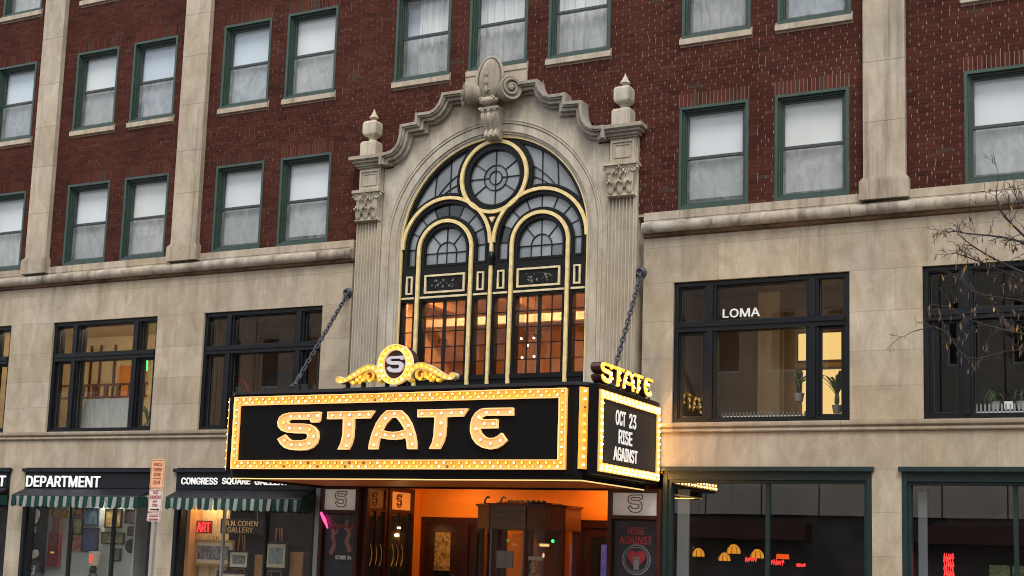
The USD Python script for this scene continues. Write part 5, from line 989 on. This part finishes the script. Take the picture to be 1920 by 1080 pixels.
# restaurant lamps and neon on the right
for i, (x, z, s) in enumerate(((3.20, 1.99, 0.105), (3.39, 1.86, 0.115), (3.865, 1.80, 0.11), (4.03, 1.93, 0.125), (4.45, 1.865, 0.12))):
    o = thing('pendant_lamp', ['glowing amber dome lamp, leftmost in the dim restaurant', 'amber dome lamp second from the left, slightly lower', 'amber dome lamp lowest of the pair in the middle', 'amber dome lamp highest of the middle pair', 'darker amber dome lamp beside the window post'][i], 'pendant lamp', (x, 2.0, z), group='lamps hanging in the restaurant')
    part(o, 'shade', lathe([(s, z), (s * 0.97, z + s * 0.45), (s * 0.8, z + s * 0.85), (s * 0.45, z + s * 1.18), (0.02, z + s * 1.3)], (x, 2.0, 0), 10), 'shade_amber')
    part(o, 'shade_rib', cat([tube([(x + s * 1.01 * math.cos(t), 2 + s * 1.01 * math.sin(t), z), (x + s * 0.82 * math.cos(t), 2 + s * 0.82 * math.sin(t), z + s * 0.88), (x, 2.0, z + s * 1.33)], 0.006, 4) for t in np.arange(0, 2 * PI, PI / 4)]), 'booth_wood')
    part(o, 'cord', tube([(x, 2.0, z + s * 1.3), (x, 2.0, 3.2)], 0.004, 4), 'lead')
o = thing('pendant_lamp', 'flat orange red lamp shade right of the window post', 'pendant lamp', (4.89, 2.0, 1.86), group='lamps hanging in the restaurant'); part(o, 'shade', taper(bx(4.80, 4.99, 1.92, 2.08, 1.865, 1.95), 1.865, 1.95, 1.0, 0.9, 4.895), 'shade_red'); part(o, 'cord', tube([(4.89, 2.0, 1.95), (4.89, 2.0, 3.2)], 0.004, 4), 'lead')
def squiggle(x0, x1, z0, z1, y, n, seed):
    r = random.Random(seed); P_ = []
    for k in range(n):
        x = x0 + (x1 - x0) * k / n; P_.append(tube([(x, y, z0 + r.random() * 0.02), (x + (x1 - x0) / n * 0.3, y, z1 - r.random() * 0.02), (x + (x1 - x0) / n * 0.7, y, z0 + (z1 - z0) * r.uniform(0.2, 0.6))], 0.008, 5))
    return cat(P_)
for x0, x1, z0, z1, lab in ((4.48, 4.68, 1.795, 1.88, 'small red neon scribble under the darker amber lamp'), (4.92, 5.14, 1.755, 1.86, 'red neon scribble under the flat orange shade'), (5.34, 5.49, 1.745, 1.81, 'faint red neon scribble, rightmost in the restaurant')):
    solo('neon_scribble', squiggle(x0, x1, z0, z1, 1.2, 6, int(x0 * 100)), 'neon_red', lab, 'neon sign', 'red neon scribbles in the restaurant')
o = solo('neon_figure', cat([squiggle(7.66, 7.82, 1.5 + 0.13 * k, 1.66 + 0.13 * k, 1.2, 5, k) for k in range(4)]), 'neon_red', 'tall red neon figure glowing in the far right shop window', 'neon sign')

# second-floor contents
NX, NZ = -9.146, 5.622
o = thing('wooden_railing', 'dark red wooden railing with block balusters behind the second floor window', 'railing', (-11, 2.0, 4.9))
part(o, 'top_rail', bx(-12.3, -9.5, 1.97, 2.03, 5.27, 5.32), 'rail_red'); part(o, 'bottom_rail', bx(-12.3, -9.5, 1.97, 2.03, 4.99, 5.03), 'rail_red')
for x in np.arange(-12.2, -9.5, 0.36): part(o, 'baluster', bx(x, x + 0.11, 1.975, 2.025, 5.03, 5.27), 'rail_red')
solo('leaning_board', taper(bx(-10.05, -8.62, 0.55, 0.60, 4.10, 4.78), 4.1, 4.78, 1.0, 0.88, -8.62), 'board_grey', 'pale grey streaked board leaning inside the second floor window', 'board')
solo('neon_letter', cat([tube(spl([(NX - 0.09, 1.5, NZ - 0.11), (NX, 1.5, NZ - 0.05), (NX, 1.5, NZ + 0.05), (NX - 0.09, 1.5, NZ + 0.1)], 14), 0.018, 6), tube([(NX + 0.06, 1.5, NZ - 0.12), (NX + 0.05, 1.5, NZ + 0.11)], 0.014, 6)]), 'neon_green', 'green neon strokes inside the left second floor window', 'neon sign')
def plant(x, y, z, h, n, lab, seed, droop=0.5):
    r = random.Random(seed); t = thing('potted_plant', lab, 'plant', (x, y, z), group='plants behind the second floor windows')
    part(t, 'pot', lathe([(0.06, z), (0.085, z + 0.13), (0.075, z + 0.13), (0.06, z + 0.12)], (x, y, 0), 12), 'pot_grey')
    for k in range(n):
        a = r.uniform(0, 2 * PI); L = h * r.uniform(0.6, 1.0); d = np.array([math.cos(a), math.sin(a) * 0.6, 0]); b = np.array([x, y, z + 0.12])
        pts = np.array([b, b + d * L * 0.25 + [0, 0, L * 0.6], b + d * L * 0.5 + [0, 0, L * (0.85 - droop * 0.4)], b + d * L * 0.65 + [0, 0, L * (0.75 - droop)]]); c = spl(pts, 9); wd = np.array([0.006, 0.010, 0.018, 0.024, 0.026, 0.022, 0.016, 0.009, 0.002]) * h * 2.2
        sd = np.cross(d, [0, 0, 1]); v = np.vstack([c + sd * wd[:, None], c - sd * wd[:, None]]); f = []
        for j in range(8): f += [[j, j + 1, 10 + j], [j, 10 + j, 9 + j]]
        part(t, 'leaf', (v, np.array(f)), 'leaf_green', True)
plant(5.50, 0.7, 4.42, 0.55, 14, 'leafy plant before the lit yellow panel, left of the mullion', 5); plant(6.1, 0.75, 4.22, 0.8, 12, 'dark arching plant silhouetted against the yellow panel', 6, 0.3); plant(-8.15, 0.6, 4.1, 0.55, 14, 'spiky dark plant in the right light of the left second floor window', 8, 0.2)
plant(8.52, 0.55, 4.20, 0.36, 16, 'bright green trailing plant on the sill behind the picket fence', 9, 0.9); plant(8.90, 0.55, 4.20, 0.32, 14, 'green bushy plant beside a white pot on the far right sill', 10, 0.6)
for z0, z1 in ((5.33, 5.81), (4.38, 5.16)):
    o = thing('lit_panel', 'upper lit yellow panel inside the window lettered LOMA' if z0 > 5 else 'lower lit yellow panel behind plants inside the window lettered LOMA', 'lit window', (5.5, 2.0, z0)); part(o, 'glowing_pane', bx(5.08 if z0 > 5 else 5.15, 5.86, 2.3, 2.32, z0, z1), 'lit_yellow'); part(o, 'frame', ring(5.04, 5.90, z0 - 0.04, z1 + 0.04, 0.04, 2.28, 2.34), 'brown_wall')
def picket(x0, x1, z0, z1, y, label, pm='white_paint'):
    t = thing('picket_fence', label, 'fence', ((x0 + x1) / 2, y, z0), group='small slatted guards along window bottoms'); part(t, 'rail', cat([bx(x0, x1, y + 0.012, y + 0.025, z0 + 0.03, z0 + 0.045)]), 'white_paint'); n = int((x1 - x0) / 0.058)
    for i in range(n):
        x = x0 + i * (x1 - x0) / n; part(t, 'picket', xz(Polygon([(x, z0), (x + 0.026, z0), (x + 0.026, z1 - 0.025), (x + 0.013, z1), (x, z1 - 0.025)]), y, y + 0.012), pm)
picket(8.10, 10.3, 4.11, 4.28, 0.28, 'white miniature picket fence along the far right second floor window', 'pot_grey'); picket(4.32, 5.74, 4.11, 4.225, 0.30, 'low pale slatted guard along the bottom of the LOMA window', 'board_dim')
solo('white_planter', bx(8.66, 8.78, 0.5, 0.62, 4.20, 4.33), 'white_paint', 'white square planter on the shelf in the far right second floor window', 'planter'); part(B, 'window_shelf', bx(8.15, 10.3, 0.4, 0.75, 4.155, 4.198), 'black_paint')
o = thing('window_lettering', 'white LOMA lettering on the glass of the upper right window', 'lettering', (4.7, 0.13, 5.75)); part(o, 'letters', text('LOMA', 4.372, 4.995, 5.757, 5.902, 0.134, 0.006), 'white_paint')
o = thing('red_chair', 'red framed chair back behind the window beside the marquee', 'chair', (-5.95, 0.8, 4.1)); part(o, 'back', cat([tube(spl([(-6.15, 0.8, 4.1), (-6.15, 0.8, 4.95), (-5.95, 0.8, 5.12), (-5.78, 0.8, 4.95), (-5.78, 0.8, 4.1)], 24), 0.03, 6), bx(-6.14, -5.79, 0.78, 0.82, 4.70, 4.76)]), 'neon_red' if False else 'robe_red'); part(o, 'red_drape', bx(-6.24, -6.12, 0.62, 0.66, 4.12, 5.5), 'robe_red')
solo('television', cat([bx(-5.5, -4.6, 1.0, 1.06, 4.75, 5.30), bx(-5.25, -5.15, 1.0, 1.06, 4.3, 4.75)]), 'dark_room', 'dark screen behind the window above the marquee end', 'screen')

# ---------------------------------------------------------------- parking sign, tree
t = thing('parking_sign', 'white parking sign stack, warm glow put into its colour, with red lettering on a thin pole', 'street sign', (-4.59, -3.0, 0)); RY = math.radians(0)
part(t, 'pole', tube([(-4.60, -2.98, 0.0), (-4.57, -2.98, 3.1)], 0.022, 8), 'steel_grey')
def plate(x0, x1, z0, z1, mat, y=-3.02):
    g = sbox(x0, z0, x1, z1).buffer(-0.025).buffer(0.025); part(t, 'plate', xz(g, y, y + 0.006), mat); part(t, 'plate_border', xz(g.buffer(-0.012).difference(g.buffer(-0.018)), y - 0.003, y - 0.0005), 'sign_red')
plate(-4.73, -4.43, 2.715, 3.215, 'sign_white_glow'); plate(-4.735, -4.435, 2.31, 2.705, 'sign_white_warm'); plate(-4.745, -4.455, 2.16, 2.30, 'sign_white_warm')
for s_, x0, x1, z0, z1 in (('VEHICLE', -4.68, -4.48, 3.10, 3.16), ('TOWING', -4.68, -4.48, 3.01, 3.07), ('ZONE', -4.66, -4.50, 2.925, 2.985), ('30 M', -4.66, -4.51, 2.79, 2.855), ('NO', -4.64, -4.53, 2.62, 2.68), ('PARKING', -4.70, -4.47, 2.54, 2.60), ('ANY', -4.64, -4.54, 2.475, 2.52), ('TIME', -4.65, -4.53, 2.41, 2.455)):
    part(t, 'lettering', text(s_, x0, x1, z0, z1, -3.0205, 0.003, True), 'sign_red')
part(t, 'arrow', xz(unary_union([sbox(-4.68, 2.355, -4.53, 2.37), Polygon([(-4.53, 2.34), (-4.48, 2.3625), (-4.53, 2.385)])]), -3.024, -3.0205), 'frame_black')
for q in (bx(-4.70, -4.50, -3.023, -3.0205, 2.19, 2.21), bx(-4.70, -4.50, -3.023, -3.0205, 2.24, 2.26), bx(-4.67, -4.49, -3.023, -3.0205, 2.885, 2.895)): part(t, 'small_lettering', q, 'sign_red')

tree = thing('street_tree', 'bare street tree with twisting twigs and a few yellow leaves at the right edge', 'tree', (11.0, -3.9, 0))
tv, twigs, leaves_y, leaves_b = [], [], [], []
tr_ = random.Random(21)
def grow(p, d, L, r, depth):
    n = 7; pts = [np.array(p)]; d = np.array(d, float); d /= np.linalg.norm(d)
    for i in range(n):
        d = d + np.array([tr_.gauss(0, 0.13), tr_.gauss(0, 0.13), tr_.gauss(0.0, 0.12) + (0.05 if depth < 3 else -0.02)]); d /= np.linalg.norm(d); pts.append(pts[-1] + d * L / n)
    (tv if depth < 2 else twigs).append(tube(pts, np.maximum(np.linspace(r, r * 0.55, n + 1), 0.0028), 6 if depth < 2 else 4))
    if depth >= 5 or L < 0.07:
        return
    k = 2 if depth < 4 else tr_.randint(1, 2)
    for j in range(k):
        i = tr_.randint(2, n); q = pts[i]; base = pts[i] - pts[i - 1]; base /= np.linalg.norm(base)
        dd = base + np.array([tr_.gauss(0, 0.55), tr_.gauss(0, 0.55), tr_.gauss(0.1, 0.5)]); grow(q, dd, L * tr_.uniform(0.45, 0.7), r * tr_.uniform(0.45, 0.62), depth + 1)
    if depth >= 3:
        for j in range(tr_.randint(0, 2)):
            q = pts[tr_.randint(3, n)]; h = tr_.uniform(0.05, 0.13); w_ = tr_.uniform(0.006, 0.015); a = tr_.uniform(0, 3); sx = np.array([math.cos(a), math.sin(a), 0]) * w_
            e = np.array([tr_.gauss(0, 0.02), tr_.gauss(0, 0.02), -h]); m = (np.array([q, q + e * 0.5 + sx, q + e, q + e * 0.5 - sx + [0.004, 0.004, 0]]), np.array([[0, 1, 2], [0, 2, 3]]))
            (leaves_y if tr_.random() < 0.10 else leaves_b).append(m)
trunk = tube([(11.3, -3.9, 0), (11.25, -3.9, 1.5), (11.35, -3.9, 3.0), (11.3, -3.9, 4.1)], [0.17, 0.14, 0.12, 0.10], 10)
for pts, r0 in (([(11.3, 4.0), (10.3, 4.75), (9.59, 5.42), (9.24, 5.83), (9.0, 6.12), (8.94, 6.49)], 0.060), ([(11.3, 4.0), (10.4, 5.0), (9.62, 5.48), (9.12, 5.76), (8.63, 5.88), (8.36, 6.02)], 0.042), ([(11.3, 3.9), (10.3, 4.7), (9.59, 5.13), (9.12, 5.42), (8.84, 5.59), (8.49, 5.89)], 0.045),
                ([(11.3, 3.8), (10.3, 4.5), (9.58, 4.93), (9.23, 5.24), (8.87, 5.47), (8.47, 5.64)], 0.040), ([(11.3, 3.8), (10.3, 4.4), (9.58, 4.77), (9.23, 5.05), (8.81, 5.17), (8.44, 5.49)], 0.034), ([(11.3, 3.7), (10.2, 4.4), (9.57, 4.52), (9.22, 4.61), (8.8, 4.73), (8.4, 4.94)], 0.026),
                ([(11.3, 3.6), (10.2, 4.2), (9.57, 4.26), (9.1, 4.47), (8.55, 4.38), (8.4, 4.57), (7.94, 4.73)], 0.020), ([(11.3, 4.1), (10.3, 5.2), (9.6, 5.8), (9.25, 6.1), (9.16, 6.34)], 0.045), ([(11.3, 4.1), (11.5, 5.2), (11.9, 6.0), (12.0, 6.8)], 0.06)):
    yy = -3.9 + np.cumsum([0] + [tr_.gauss(0, 0.10) for _ in pts[1:]]); c_ = spl([(p[0] + 0.12, y_, p[1]) for p, y_ in zip(pts, yy)], 26); rr = np.linspace(r0 * 0.85, 0.006, 26)
    tv.append(tube(c_, rr, 7))
    for q in range(5, 26):
        for _ in range(1 if q % 3 else 2):
            b_ = c_[min(q, 25)] - c_[q - 1]; b_ /= np.linalg.norm(b_); grow(c_[q], b_ * 0.8 + np.array([tr_.gauss(0, 0.5), tr_.gauss(0, 0.5), tr_.gauss(0.05, 0.6)]), tr_.uniform(0.12, 0.34), max(rr[q] * 0.42, 0.0045), 3)
part(tree, 'trunk', trunk, 'bark', True); part(tree, 'branch', cat(tv), 'bark', True); part(tree, 'twigs', cat(twigs), 'bark', kind='stuff'); part(tree, 'yellow_leaves', cat(leaves_y), 'leaf_yellow', kind='stuff'); part(tree, 'brown_leaves', cat(leaves_b), 'leaf_brown', kind='stuff')

# ---------------------------------------------------------------- across the street (seen only in reflections)
ob = thing('opposite_building', 'pale stone building across the street reflected in the shop glass', 'building', (0, -26, 0))
fac = sbox(-60, 3.4, 70, 13.0); wins = []
for k in range(-28, 34):
    fac = fac.difference(sbox(k * 2.1, 4.7, k * 2.1 + 1.1, 7.0)).difference(sbox(k * 2.1, 8.6, k * 2.1 + 1.1, 10.9)); wins.append(k * 2.1)
part(ob, 'wall', xz(fac, -26.4, -26.0), 'far_stone'); part(ob, 'roof', bx(-60, 70, -40, -26.4, 12.8, 13.0), 'far_dark'); part(ob, 'back', bx(-60, 70, -40.2, -40, 0, 13.0), 'far_dark')
part(ob, 'window_glass', bx(-60, 70, -26.34, -26.3, 4.6, 11.1), 'far_dark'); part(ob, 'window_frames', cat([ring(x, x + 1.1, 4.7, 7.0, 0.09, -26.2, -26.1) for x in wins] + [bx(x, x + 1.1, -26.2, -26.1, 5.8, 5.9) for x in wins] + [ring(x, x + 1.1, 8.6, 10.9, 0.09, -26.2, -26.1) for x in wins]), 'white_paint')
part(ob, 'shop_front', bx(-60, 70, -26.35, -26.2, 0, 3.4), 'far_shop'); part(ob, 'awning', cat([bx(-16 + 9 * k, -9.5 + 9 * k, -26.2, -25.2, 2.5, 3.1) for k in range(5)]), 'far_red')
part(ob, 'facade_joint', cat([bx(x - 0.02, x + 0.02, -26.01, -25.99, 3.4, 13.0) for x in np.arange(-59, 70, 2.1)]), 'far_dark')
